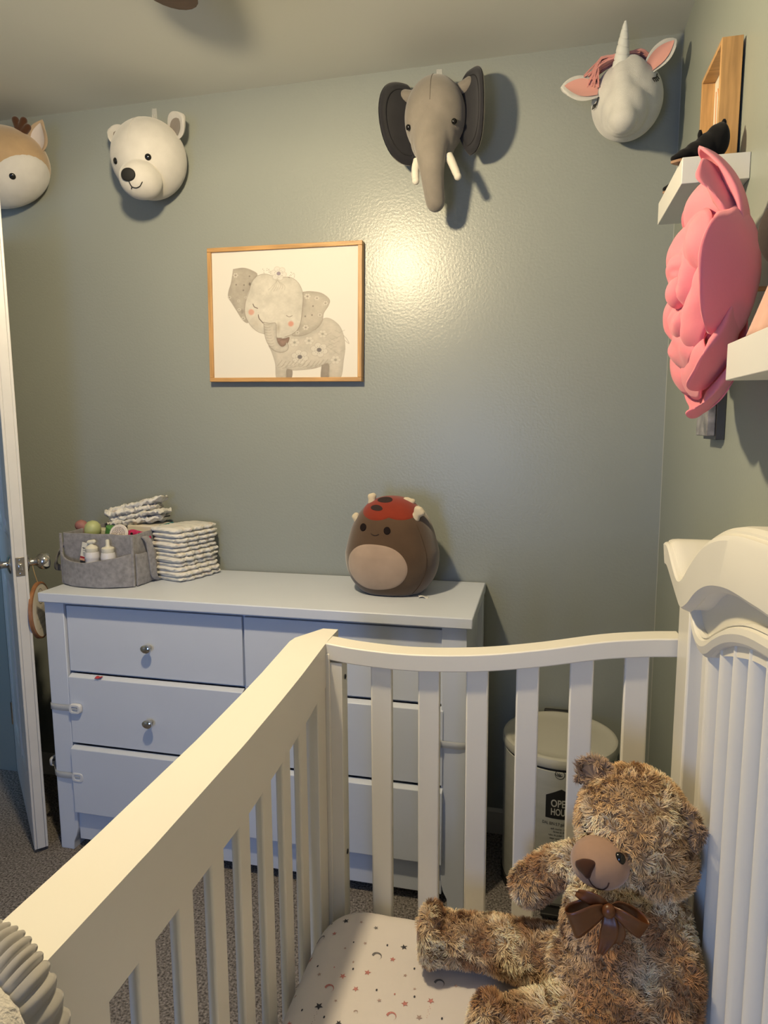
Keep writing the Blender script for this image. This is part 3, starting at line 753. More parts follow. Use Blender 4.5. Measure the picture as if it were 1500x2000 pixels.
def elephant_head():
    c = (-.327, 2.055, 2.243)
    gr = mat('grey_plush', (.205, .185, .160), .95, .1, sheen=.35, var=.10, vscale=22, bump=.5, bscale=700)
    dk = mat('charcoal_plush', (.022, .022, .027), .9, .1, sheen=.25, var=.1, vscale=30)
    root = thing('elephant_head', (c[0], WALLY, c[2]), 'grey elephant plush head with dark ears and long hanging trunk on the wall', 'plush head', 'stuffed animal heads mounted high on the wall')
    g = G(); g.ell((c[0], c[1], c[2]+.01), (.089, .088, .112), 36, 24); g.ell((c[0]+.0, c[1]-.025, c[2]-.055), (.068, .065, .075), 30, 20)
    T = bez([(c[0]-.002, 2.020, 2.200), (c[0]-.001, 1.990, 2.145), (c[0]+.002, 1.985, 2.090), (c[0]+.005, 1.998, 2.045), (c[0]+.008, 2.016, 2.008)], 14)
    Rr = np.interp(np.linspace(0, 1, 14), [0, .3, .6, 1], [.062, .044, .033, .0285])
    g.tube(T, list(Rr), 20); g.ell(T[-1], (.0285, .0285, .0285), 20, 12)
    o = blob('head', g, gr, root, vox=.0045, smooth=14, fac=.6)
    for v in o.data.vertices:
        if v.co.y > 0: v.co.y = 0
    wht = mat('tusk_felt', (.60, .57, .50), .9, sheen=.2)
    for s, p0, p1, p2 in ((-1, (c[0]-.042, 2.00, 2.120), (c[0]-.046, 1.99, 2.090), (c[0]-.043, 1.98, 2.058)), (1, (c[0]+.048, 2.00, 2.125), (c[0]+.062, 1.99, 2.095), (c[0]+.076, 1.985, 2.062))):
        g = G(); T2 = bez([p0, p1, p2], 9); g.tube(T2, [.012, .012, .012, .0115, .0115, .011, .011, .0105, .0095], 14); g.ell(T2[-1], (.0105,)*3, 14, 8); build('tusk', g, wht, root)
    st = Star((c[0], c[1]-.005, c[2]), (.088, .086, .11))
    eye(st, -55, -20, .0082, root, .8); eye(st, 49, -20, .0082, root, .8)
    # ears: big flat dishes flaring forward, dark inside, grey outside
    for s in (-1, 1):
        hinge = Vector((c[0]+(-.080 if s < 0 else .090), 2.075 if s < 0 else 2.055, c[2]+(.012 if s < 0 else .016))); out = Vector((.062*s, -.045, 0)) if s < 0 else Vector((.042, -.040, 0))
        out = out.normalized(); zax = Vector((-.05*s*-1, 0, 1)).normalized() if s < 0 else Vector((-.02, -.0, 1)).normalized()
        nn = out.cross(zax); 
        if nn.y > 0: nn = -nn
        Wd = .106 if s < 0 else .098; Hh = .114
        def E(r, a, h=0.0):
            # a from -pi/2 (bottom) over out to pi/2 (top); hinge edge slightly bulged
            x = math.cos(a); y = math.sin(a)
            rx = Wd if x > 0 else .018
            return hinge+out*(rx*x*r)+zax*(Hh*y*r*(1+.10*max(x, 0)))+nn*(h+.022*(r*x)**2-.012*r*r*y*y)
        g = G(); N = 56
        rr = [0, .3, .55, .75, .88, .96, 1.0]
        hf = [.004, .005, .005, .0055, .007, .006, 0]
        v = []; 
        for r, h in zip(rr, hf): v += [E(r, 2*PI*k/N, h) for k in range(N)]
        n_ = len(rr); f = [(i*N+k, i*N+(k+1) % N, (i+1)*N+(k+1) % N, (i+1)*N+k) for i in range(n_-1) for k in range(N)]
        g.add(v, f); eo = build('ear', g, dk, root, angle=80)
        g = G(); v = []
        for r, h in zip(rr, hf): v += [E(r*1.012, 2*PI*k/N, -h-.0015) for k in range(N)]
        g.add(v, f); build('ear_back', g, gr, eo, angle=80)
        g = G(); v = [E(.80, 2*PI*k/N, .0062) for k in range(N)]; g.tube(v+[v[0]], .0016, 6, cap=False); build('ear_seam', g, mat('charcoal_seam', (.012, .012, .015), .9), eo)
        g = G(); g.capsule(hinge+zax*.075+out*.008-nn*.006, (c[0]+.050*s, 2.075, c[2]+.075), .018, .020); build('ear_root', g, gr, eo)
    g = G(); pts = []
    stroke(Star((c[0], c[1], c[2]+.01), (.0885, .0875, .1115)), [(-2, 80), (-2, 55), (-1, 30), (-1, 8)], .0011, root, mat('grey_seam', (.15, .135, .115), .9), 'seam', off=.0)
    hook(-.329, 2.402, 'clear plastic hook above the grey elephant head')

def unicorn_head():
    c = (.199, 2.045, 2.236)
    wf = mat('white_fleece', (.53, .53, .51), .98, .05, sheen=.5, bump=.6, bscale=650, bdist=.0015, var=.05, vscale=30)
    pk = mat('pink_satin', (.62, .31, .27), .6, sheen=.3)
    root = thing('unicorn_head', (c[0], WALLY, c[2]), 'white unicorn plush head with horn, pink ears and sleepy lashes', 'plush head', 'stuffed animal heads mounted high on the wall')
    g = G(); g.ell(c, (.093, .095, .098), 32, 22); g.ell((c[0]-.010, c[1]-.055, c[2]-.045), (.060, .068, .062), 28, 18)
    g.ell((c[0]-.018, c[1]-.095, c[2]-.083), (.038, .040, .034), 24, 14); g.capsule((c[0]-.020, c[1]-.070, c[2]+.04), (c[0]-.018, c[1]-.100, c[2]-.06), .030, .030); g.ell((c[0], c[1]-.04, c[2]+.02), (.055, .06, .075), 24, 14)
    o = blob('head', g, wf, root, vox=.005, smooth=16)
    for v in o.data.vertices:
        if v.co.y > 0: v.co.y = 0
    # horn: spiral-wound cone
    hb = Vector((c[0]-.024, c[1]-.058, c[2]+.058)); ht = Vector((c[0]-.020, c[1]-.100, c[2]+.150)); ax = (ht-hb)
    n1 = ax.normalized().orthogonal().normalized(); n2 = ax.normalized().cross(n1)
    def hp(u, v):
        a = 2*PI*u; turns = 6; r = .020*(1-v)**.75+.003
        ph = (v*turns+u) % 1.0
        r *= 1-.11*max(0, 1-abs(ph-.5)*7)
        if v > .97: r *= .7
        return tuple(hb+ax*v+(n1*math.cos(a)+n2*math.sin(a))*r)
    g = G(); g.grid(hp, 29, 90); g.ell(ht-ax*.02, (.004,)*3, 10, 6); build('horn', g, mat('horn_white', (.58, .60, .58), .75, sheen=.2), root, angle=80)
    rp = lambda t: max(0, (1-t**2.4))**.6*(.55+.75*math.sin(min(1, t)*PI*.75))
    ear('ear', (c[0]-.075, c[1]-.040, c[2]+.034), (c[0]-.078, c[1]-.040, c[2]-.012), (c[0]-.176, c[1]-.055, c[2]+.030), .033, .010, wf, pk, root, prof=rp, th=.016, up_n=(.05, -1, .25), inner=.74)
    ear('ear', (c[0]+.024, c[1]-.050, c[2]+.060), (c[0]+.062, c[1]-.045, c[2]+.028), (c[0]+.110, c[1]-.060, c[2]+.112), .025, .016, wf, pk, root, prof=rp, th=.015, up_n=(-.35, -1, -.15), inner=.74)
    # sleepy eyes with lashes
    st = Star(c, (.094, .097, .099)); mk = mat('black_thread', (.01, .01, .01), .7)
    for s, a0, e0 in ((-1, -60, -10), (1, 38, 12)):
        g = G(); arc = [(a0-7*s, e0+7), (a0-1*s, e0+0), (a0+8*s, e0+1)]
        if s > 0: arc = [(a0+7, e0+7), (a0+3, e0), (a0-5, e0-3)]
        P = [st.pt(dirv(a, e), .002) for a, e in bez(arc, 9)]; g.tube(P, .0017, 6)
        for k in (2, 4, 6, 8):
            a, e = bez(arc, 9)[k]; p0 = st.pt(dirv(a, e), .002); p1 = st.pt(dirv(a+s*3.5, e-5), .004); g.tube([p0, p1], .0014, 5)
        build('closed_eye', g, mk, root)
    # mane of pink yarn
    random.seed(5); g = G(); mane = mat('mane_pink', (.55, .24, .22), .7, sheen=.3)
    for k in range(110):
        t = random.random(); x0 = c[0]-.05+.085*t+random.uniform(-.006, .006); y0 = c[1]-.01-.045*random.random()
        z0 = c[2]+.093-.35*(x0-c[0])**2/.1
        if k < 80:
            L = random.uniform(.055, .095)
            pts = bez([(c[0]+.005+random.uniform(-.01, .02), y0, c[2]+.096), (c[0]-.035, y0-.014, c[2]+.088+random.uniform(-.004, .006)), (c[0]-.078, y0-.012+random.uniform(-.01, .01), c[2]+.075+random.uniform(-.008, .016)), (c[0]-.104+random.uniform(-.012, .028), y0-.01, c[2]+.112-L)], 9)
        else:
            pts = bez([(c[0]-.01, y0, c[2]+.098), (c[0]+.03, y0, c[2]+.100+random.uniform(-.002, .004)), (c[0]+.065+random.uniform(-.004, .01), y0+.02, c[2]+.078)], 8)
        g.tube(pts, .0022, 5)
    mo = build('mane', g, mane, root, merge=False, fixn=False)

def dino():
    c = (-.440, 1.972, .988)
    br = mat('brown_plush', (.085, .052, .032), .95, .1, sheen=.45, var=.10, vscale=14, bump=.3, bscale=800)
    def fn(d):
        z = d[2]
        return 1-.10*max(z, 0)**1.5*(1-z)+.02*math.exp(-((z+.3)/.4)**2)
    st = Star(c, (.142, .118, .150), p=2.25, floor=.865, wall=D-.004, fn=fn)
    st2 = st
    root = thing('plush_dinosaur', (c[0], c[1], .864), 'round brown plush toy with beige belly and red spotted head on the dresser', 'plush toy')
    # taller crown
    st.fn = lambda d: (1-.09*max(d[2], 0)*(1-max(d[2], 0))*2+.02*math.exp(-((d[2]+.35)/.4)**2))*(1.12 if False else 1+.12*max(d[2], 0)**3)
    st.body('body', br, root, 72, 48)
    A = -14
    bg_ = mat('beige_plush', (.36, .27, .21), .95, .1, sheen=.4, var=.08, vscale=18)
    st.patch('belly_patch', bg_, root, A+1, -14, lambda t: 40+5*math.cos(2*t)-2*math.sin(t) if math.sin(t) > 0 else 40+5*math.cos(2*t)-2*abs(math.sin(t))**2, off=.0015, n=90, rings=18)
    rd = mat('red_plush', (.20, .028, .014), .95, .1, sheen=.3, var=.08, vscale=20)
    def redo(t):
        s = math.sin(t); return 24-4*max(0, -s)**2+9*abs(math.cos(t))
    st.patch('head_patch', rd, root, A+20, 72, redo, off=.0015, n=90, rings=16)
    dkb = mat('dark_spot', (.02, .008, .008), .9)
    st.patch('spot', dkb, root, A-12, 62, ring_outline(8, 3.6), off=.003); st.patch('spot', dkb, root, A-6, 76, ring_outline(9, 6), off=.003)
    for a in (A-24, A+18):
        st.patch('eye', mat('eye_black', (.012, .008, .008), .9, .1), root, a, 37, ring_outline(4.6), off=.003)
    stroke(st, [(A-8, 32), (A-4, 30.5), (A+1, 30.5), (A+5, 32.5)], .0010, root, mat('dark_thread', (.02, .01, .008), .8), 'stitched_mouth')
    cr = mat('cream_felt', (.55, .48, .36), .95, .1, sheen=.3)
    for p, q in (((c[0]+.086, c[1]-.055, 1.108), ((.010, -.004, .016), (.016, -.004, .008), (.002, -.002, .018))), ((c[0]+.040, c[1]-.01, 1.138), ((.010, 0, .008), (.024, 0, .004), (.004, 0, .008))),
                 ((c[0]-.058, c[1]-.02, 1.146), ((-.004, 0, .010), (.004, 0, .012), (0, 0, .005))), ((c[0]-.100, c[1]-.035, 1.085), ((-.008, 0, .010), (-.004, 0, .014), (0, 0, .004)))):
        g = G(); P = Vector(p); big = .0105
        for d in q: g.capsule(P-Vector(d)*.6, P+Vector(d), big, big*.95)
        blob('horn_nub', g, cr, root, vox=.003, smooth=5)
    # side seam and care tag
    stroke(st, [(52, 40), (56, 20), (58, 0), (56, -25), (50, -50)], .0010, root, mat('brown_seam', (.06, .035, .02), .9), 'seam', off=.0002)
    g = G(); g.grid(lambda u, v: (c[0]+.09+.030*u+.006*v, c[1]-.055-.02*v+.002, .8645+.012*v*(1-v)+.004*math.sin(u*5)*v), 10, 6)
    build('care_tag', g, mat('tag_white', (.6, .6, .6), .5), root, solid=.0006)

bear_head(); deer_head(); elephant_head(); unicorn_head(); dino()

# ------------------------------------------------------------------ framed elephant print
def art():
    X0, X1, Z0, Z1 = -1.101, -.5685, 1.514, 1.9485
    tilt = math.radians(-.9); cx, cz = (X0+X1)/2, (Z0+Z1)/2
    def W2(x, z, y): 
        dx, dz = x-cx, z-cz; return (cx+dx*math.cos(tilt)-dz*math.sin(tilt), y, cz+dx*math.sin(tilt)+dz*math.cos(tilt))
    root = thing('framed_picture', (cx, D, cz), 'wood-framed watercolour print of a sleepy baby elephant with flowers', 'picture')
    fw, yf = .0135, D-.030
    for nm, (a, b, c0, d) in (('b', (X0, X1, Z0, Z0+fw)), ('t', (X0, X1, Z1-fw, Z1)), ('l', (X0, X0+fw, Z0+fw, Z1-fw)), ('r', (X1-fw, X1, Z0+fw, Z1-fw))):
        g = G(); v = [W2(x, z, y) for x in (a, b) for y in (yf, D-.002) for z in (c0, d)]
        g.add(v, [(0, 1, 3, 2), (4, 6, 7, 5), (0, 4, 5, 1), (2, 3, 7, 6), (0, 2, 6, 4), (1, 5, 7, 3)])
        build('frame_rail', g, m_oak if nm in 'bt' else m_oakv, root, bevel=.0012)
    g = G(); v = [W2(x, z, y) for x in (X0+fw+.002, X1-fw-.002) for y in (yf+.009, D-.006) for z in (Z0+fw+.002, Z1-fw-.002)]
    g.add(v, [(0, 1, 3, 2), (4, 6, 7, 5), (0, 4, 5, 1), (2, 3, 7, 6), (0, 2, 6, 4), (1, 5, 7, 3)])
    build('canvas_edge', g, mat('canvas_plain', (.66, .65, .60), .8), root)
    # painted face: colour per vertex, drawn with numpy
    NX, NZ = 430, 350
    u = np.linspace(0, 1, NX); w = np.linspace(0, 1, NZ)
    U, V = np.meshgrid(u, w)        # V 0 bottom
    a, b, c_, d = ((195, 1246), (1340, 1243), (152, 238), (1333, 183))
    PX = (1-V)*((1-U)*a[0]+U*b[0])+V*((1-U)*c_[0]+U*d[0]); PY = (1-V)*((1-U)*a[1]+U*b[1])+V*((1-U)*c_[1]+U*d[1])
    img = np.ones((NZ, NX, 3))*np.array([.80, .775, .72])
    rng = np.random.RandomState(3)
    def sm(n, s):
        k = rng.rand(n, n); yi = np.linspace(0, n-1.001, NZ); xi = np.linspace(0, n-1.001, NX); y0 = yi.astype(int); x0 = xi.astype(int)
        fy = (yi-y0)[:, None]; fx = (xi-x0)[None, :]; fy = fy*fy*(3-2*fy); fx = fx*fx*(3-2*fx)
        return ((k[y0][:, x0]*(1-fx)+k[y0][:, x0+1]*fx)*(1-fy)+(k[y0+1][:, x0]*(1-fx)+k[y0+1][:, x0+1]*fx)*fy-.5)*s
    blotch = sm(14, .5)+sm(40, .35)+sm(90, .25)
    def sdf(poly):
        P = bez(list(poly)+[poly[0]], len(poly)*6); dist = np.full(PX.shape, 1e9); ins = np.zeros(PX.shape, bool)
        for (x0, y0), (x1, y1) in zip(P[:-1], P[1:]):
            ex, ey = x1-x0, y1-y0; L = ex*ex+ey*ey+1e-9
            t = np.clip(((PX-x0)*ex+(PY-y0)*ey)/L, 0, 1); dist = np.minimum(dist, np.hypot(PX-x0-t*ex, PY-y0-t*ey))
            cr = ((y0 > PY) != (y1 > PY)) & (PX < (x1-x0)*(PY-y0)/(y1-y0+1e-12)+x0); ins ^= cr
        return np.where(ins, -dist, dist)
    def mixc(mask, col): 
        img[:] = img*(1-mask[..., None])+np.array(col)*mask[..., None]
    def shape(poly, col, line, amt=.8, lw=3.0, bl=.35, edge=40, edark=.18):
        d = sdf(poly); m = np.clip(.5-d/3, 0, 1); sh = np.clip(1+d/edge, 0, 1)*edark
        cc = np.array(col)*(1+blotch[..., None]*bl)*(1-sh[..., None])
        img[:] = img*(1-m[..., None]*amt)+cc*m[..., None]*amt
        mixc(np.clip(1-np.abs(d)/lw, 0, 1)*.75, line); return d
    def line(pts, wd, col, al=1.0):
        P = bez(pts, len(pts)*6); dist = np.full(PX.shape, 1e9)
        for (x0, y0), (x1, y1) in zip(P[:-1], P[1:]):
            ex, ey = x1-x0, y1-y0; L = ex*ex+ey*ey+1e-9
            t = np.clip(((PX-x0)*ex+(PY-y0)*ey)/L, 0, 1); dist = np.minimum(dist, np.hypot(PX-x0-t*ex, PY-y0-t*ey))
        mixc(np.clip((wd-dist)/2+.5, 0, 1)*al, col)
    def disc(x, y, rx, ry, col, al=1.0, soft=3.0):
        q = np.hypot((PX-x)/rx, (PY-y)/ry); mixc(np.clip((1-q)*min(rx, ry)/soft, 0, 1)*al, col)
    GR, LN = (.50, .455, .385), (.17, .125, .095)
    body = [(800, 895), (900, 900), (1000, 860), (1060, 770), (1120, 765), (1190, 820), (1225, 900), (1238, 1000), (1228, 1100), (1205, 1250), (1120, 1250), (1110, 1132), (1000, 1170), (850, 1185), (785, 1178), (778, 1250), (705, 1250), (692, 1130), (660, 1030), (640, 980), (700, 955)]
    shape([(785, 1175), (826, 1180), (822, 1252), (778, 1252)], (.30, .26, .22), LN, .9); shape([(1060, 1140), (1114, 1130), (1116, 1252), (1057, 1252)], (.30, .26, .22), LN, .9)
    line([(1225, 900), (1250, 930), (1268, 968), (1235, 940)], 2, (.4, .36, .31), .8)
    shape(body, (.56, .52, .45), (.34, .30, .25), .85)
    shape([(335, 367), (420, 357), (490, 377), (535, 412), (490, 480), (460, 560), (438, 640), (440, 720), (465, 792), (440, 790), (410, 760), (370, 700), (330, 640), (298, 590), (300, 540), (318, 480), (328, 420)], (.44, .40, .34), (.33, .28, .24), .9)
    shape([(905, 550), (960, 545), (1050, 560), (1112, 610), (1105, 660), (1070, 720), (1060, 780), (1030, 830), (960, 880), (880, 905), (820, 895), (870, 850), (895, 760), (905, 650)], (.49, .45, .385), (.26, .22, .18), .9)
    shape([(695, 915), (760, 925), (800, 915), (792, 955), (760, 985), (730, 985), (705, 955)], (.34, .22, .18), (.14, .08, .06), .9, edark=.4)
    shape([(530, 420), (600, 405), (700, 432), (800, 432), (860, 470), (895, 530), (906, 600), (900, 700), (890, 790), (868, 850), (820, 890), (740, 918), (690, 916), (600, 887), (540, 865), (480, 810), (440, 730), (440, 640), (465, 560), (490, 470)], (.64, .61, .54), LN, .92, edge=60, edark=.10)
    disc(530, 800, 60, 70, (.40, .34, .26), .45, 60); disc(712, 840, 22, 60, (.40, .34, .26), .6, 18)
    tr = [(592, 790), (640, 800), (690, 800), (696, 860), (700, 920), (715, 965), (745, 992), (772, 975), (778, 955), (795, 985), (785, 1020), (740, 1038), (680, 1022), (632, 972), (604, 900)]
    shape(tr, (.62, .58, .51), LN, .95, edge=30, edark=.2)
    for k in range(9): y = 808+k*22; line([(592+k*5, y), (620+k*5, y+5), (640+k*5, y+1)], 1.3, LN, .5)
    line([(548, 732), (556, 762), (588, 798)], 3.2, (.13, .09, .08)); line([(503, 645), (515, 668), (542, 680)], 3.2, (.14, .10, .09)); line([(775, 738), (797, 749), (822, 740)], 2.2, (.20, .16, .13))
    disc(490, 710, 30, 30, (.66, .30, .22), .75, 12); disc(812, 805, 28, 28, (.66, .27, .19), .8, 12)
    def flower(x, y, r, core=(.16, .14, .17), pet=(.70, .67, .60), k0=0.0, dots=True):
        for k in range(6):
            a_ = k0+k*PI/3; disc(x+r*.62*math.cos(a_), y+r*.55*math.sin(a_), r*.42, r*.36, (.42, .38, .33), .4, 3); disc(x+r*.60*math.cos(a_), y+r*.53*math.sin(a_), r*.36, r*.31, pet, .75, 4)
        disc(x, y, r*.28, r*.26, core, .8, 4)
        if dots:
            for k in range(13): a_ = k*2*PI/13; disc(x+r*.48*math.cos(a_), y+r*.42*math.sin(a_), 2.6, 2.6, (.07, .06, .08), .9, 1)
    for x, y, r in ((355, 415, 26), (308, 592, 18), (390, 690, 18), (425, 760, 20), (385, 620, 15), (940, 585, 30), (1015, 600, 24), (1082, 640, 24), (930, 835, 28), (1040, 735, 22), (865, 878, 20), (443, 590, 14)): flower(x, y, r, (.24, .21, .19), dots=False)
    for x, y in ((362, 490), (427, 493), (422, 535), (471, 423), (985, 663), (978, 735), (925, 745)): disc(x, y, 8, 8, (.20, .18, .16), .8, 3)
    disc(474, 485, 11, 16, (.15, .13, .12), .8, 5); disc(415, 705, 18, 24, (.22, .19, .17), .5, 10)
    for x, y, r in ((843, 957, 44), (957, 943, 42), (1063, 888, 40), (1166, 1100, 44)): flower(x, y, r, (.34, .33, .29), dots=False)
    for x, y, r in ((887, 1075, 72), (1038, 1018, 72)): flower(x, y, r, (.10, .09, .11), k0=.3)
    rg = random.Random(2)
    for k in range(9):   # leaves
        for sx in (-1, 1):
            x = 1100+rg.uniform(-20, 100); y = 880+k*22; line([(x, y), (x+22*sx, y-14), (x+40*sx, y-22)], 2.5, (.42, .39, .33), .5)
    for k in range(12): x = 710+k*33; y = 1118+8*math.sin(k); line([(x, y+30), (x+18, y+8), (x+34, y-14)], 3.5, (.36, .32, .27), .5); line([(x+6, y+44), (x+34, y+36), (x+54, y+20)], 3, (.36, .32, .27), .45)
    for k in range(7): line([(700+rg.uniform(-15, 20), 455), (660+k*16, 500), (625+k*22, 535+10*math.sin(k))], 2.5, (.42, .38, .33), .45)
    for k in range(5): line([(708+2*k, 1190+11*k), (770, 1192+11*k)], 1.5, (.40, .36, .31), .5); line([(1120, 1185+12*k), (1205, 1190+12*k)], 1.5, (.40, .36, .31), .5)
    flower(708, 402, 66, (.20, .16, .25), (.77, .75, .70), .2)
    for k in range(26):
        s_ = -1 if k < 13 else 1; bx, by = (610, 380) if s_ < 0 else (808, 412); disc(bx+rg.uniform(-32, 32), by+rg.uniform(-32, 26), 3.2, 3.2, (.10, .09, .08), .85, 1.5)
    img2 = np.clip(img, 0, 1)*.84
    g = G()
    xa, xb, za, zb = X0+fw, X1-fw, Z0+fw, Z1-fw
    ct, s_t = math.cos(tilt), math.sin(tilt)
    XX = xa+(xb-xa)*U-cx; ZZ = za+(zb-za)*V-cz
    verts = np.stack([XX*ct-ZZ*s_t, np.full(XX.shape, yf+.0085-D), XX*s_t+ZZ*ct], -1).reshape(-1, 3)
    idx = np.arange(NX*NZ).reshape(NZ, NX); fc = np.stack([idx[:-1, :-1], idx[:-1, 1:], idx[1:, 1:], idx[1:, :-1]], -1).reshape(-1, 4)
    me = bpy.data.meshes.new('painted_canvas'); me.vertices.add(len(verts)); me.vertices.foreach_set('co', verts.astype('f').ravel())
    me.loops.add(fc.size); me.loops.foreach_set('vertex_index', fc.astype('i').ravel()); me.polygons.add(len(fc)); me.polygons.foreach_set('loop_start', np.arange(0, fc.size, 4, dtype='i'))
    me.update(calc_edges=True)
    ca = me.color_attributes.new('Col', 'FLOAT_COLOR', 'POINT'); ca.data.foreach_set('color', np.concatenate([img2.reshape(-1, 3), np.ones((NX*NZ, 1))], 1).astype('f').ravel())
    link('painted_canvas', me, mat('canvas_print', (.8, .8, .8), .75, .2, attr=True), root)
art()
# ------------------------------------------------------------------ right wall: shelves, frame, shoes, paper flower, plaque
def shelves():
    s1 = solo('floating_shelf', G().box(.236, XR-.0005, 1.39, 1.655, 1.807, 1.853), m_shelf, (.29, 1.52, 1.807), 'short white floating shelf high on the right wall holding a wooden frame', 'shelf', bevel=.0012)
    s2 = solo('floating_shelf', G().box(.240, XR-.0005, .10, 1.01, 1.428, 1.477), m_shelf, (.29, .55, 1.428), 'white floating shelf on the right wall below and beside the pink flower', 'shelf', bevel=.0012)
    # deep wooden box frame standing on the upper shelf
    c = (.33, 1.555, 1.8535); ry = 0.0
    root = thing('box_frame', c, 'deep natural wood picture frame standing on the upper shelf', 'picture frame')
    x0, x1, y0, y1, z0, z1 = .309, .346, 1.470, 1.640, 1.8535, 2.088
    w = .009
    build('frame_side', G().box(x0, x1, y0, y0+w, z0, z1), m_oakv, root, bevel=.0008); build('frame_side', G().box(x0, x1, y1-w, y1, z0, z1), m_oakv, root, bevel=.0008)
    build('frame_top', G().box(x0, x1, y0+w, y1-w, z1-w, z1), m_oak, root, bevel=.0008); build('frame_bottom', G().box(x0, x1, y0+w, y1-w, z0, z0+w), m_oak, root, bevel=.0008)
    pr = build('picture_sheet', G().box(x1-.012, x1-.008, y0+w, y1-w, z0+w, z1-w), mat('cream_paper', (.66, .62, .52), .7), root)
    build('backing', G().box(x1-.008, x1-.001, y0+w, y1-w, z0+w, z1-w), m_dark, root)
    g = G()
    for k, (a, b) in enumerate(((1.50, 1.60), (1.52, 1.615), (1.56, 1.53))):
        g.tube(bez([(x1-.0125, a, z0+.02), (x1-.0125, (a+b)/2+.03*math.sin(k*2), z0+.09), (x1-.0125, b, z0+.20)], 12), .0012, 5)
    build('drawn_line', g, mat('orange_line', (.60, .25, .10), .7), pr)
    # tiny black shoes, toes over the shelf edge
    blk = mat('black_felt', (.006, .006, .007), .9, .15, sheen=.1); sol = mat('tan_sole', (.20, .10, .045), .6)
    for (y, yaw, lab) in ((1.425, .10, 'tiny black shoe with tan sole on the upper shelf near its front end'), (1.595, .05, 'second tiny black shoe, only its toe past the shelf edge below the wooden frame')):
        o = Vector(((.284 if y < 1.5 else .298), y, 1.8535)); ax = Vector((-1, -yaw, 0)).normalized(); sd = Vector((0, 0, 1)).cross(ax)
        rt_ = thing('baby_shoe', o, lab, 'shoe')
        g = G(); P = lambda a, b, h: o+ax*a+sd*b+Vector((0, 0, 1))*h
        for k, (a, r, h, hz) in enumerate(((.050, .012, .007, .006), (.038, .017, .011, .010), (.020, .020, .017, .016), (.002, .021, .024, .023), (-.014, .020, .031, .030), (-.022, .017, .034, .031))):
            g.ell(P(a, 0, h+.004), (r, r, hz), 16, 10)
        g.ell(P(.058, 0, .009), (.008, .009, .005), 12, 8)
        blob('upper', g, blk, rt_, vox=.003, smooth=5)
        ol = [(.064, 0)]+[(.052, .010), (.036, .016), (.0, .020), (-.03, .017), (-.037, 0), (-.03, -.017), (.0, -.020), (.036, -.016), (.052, -.010)]
        g = G(); g.prism([tuple(q) for q in bez(ol+[ol[0]], 40)[:-1]], lambda p, q, t: tuple(P(p, q, t)), .0, .0045); build('sole', g, sol, rt_)
        for (a, b, L) in ((.012, .004, .014), (-.030, 0, .014)):
            g = G(); g.tube(bez([P(a, b-.002, .034 if a > 0 else .05), P(a+.003, b, .045 if a > 0 else .066), P(a+.004, b+.003, .040+L if a > 0 else .058+L)], 8), [.0045]*5+[.004, .003, .002], 8); build('pull_tab', g, blk, rt_)
    # grey plaque behind the flower
    root = thing('wall_plaque', (XR, 1.53, 1.40), 'small grey marbled plaque on the wall below the pink flower', 'wall decoration')
    build('plaque_body', G().box(.334, XR-.0005, 1.455, 1.56, 1.338, 1.50), mat('plaque_dark', (.03, .03, .032), .3), root, bevel=.001)
    build('marble_face', G().box(.318, .334, 1.460, 1.555, 1.345, 1.495), mat('grey_marble', (.22, .21, .21), .18, var=.7, vscale=28, detail=6), root, bevel=.002)
shelves()

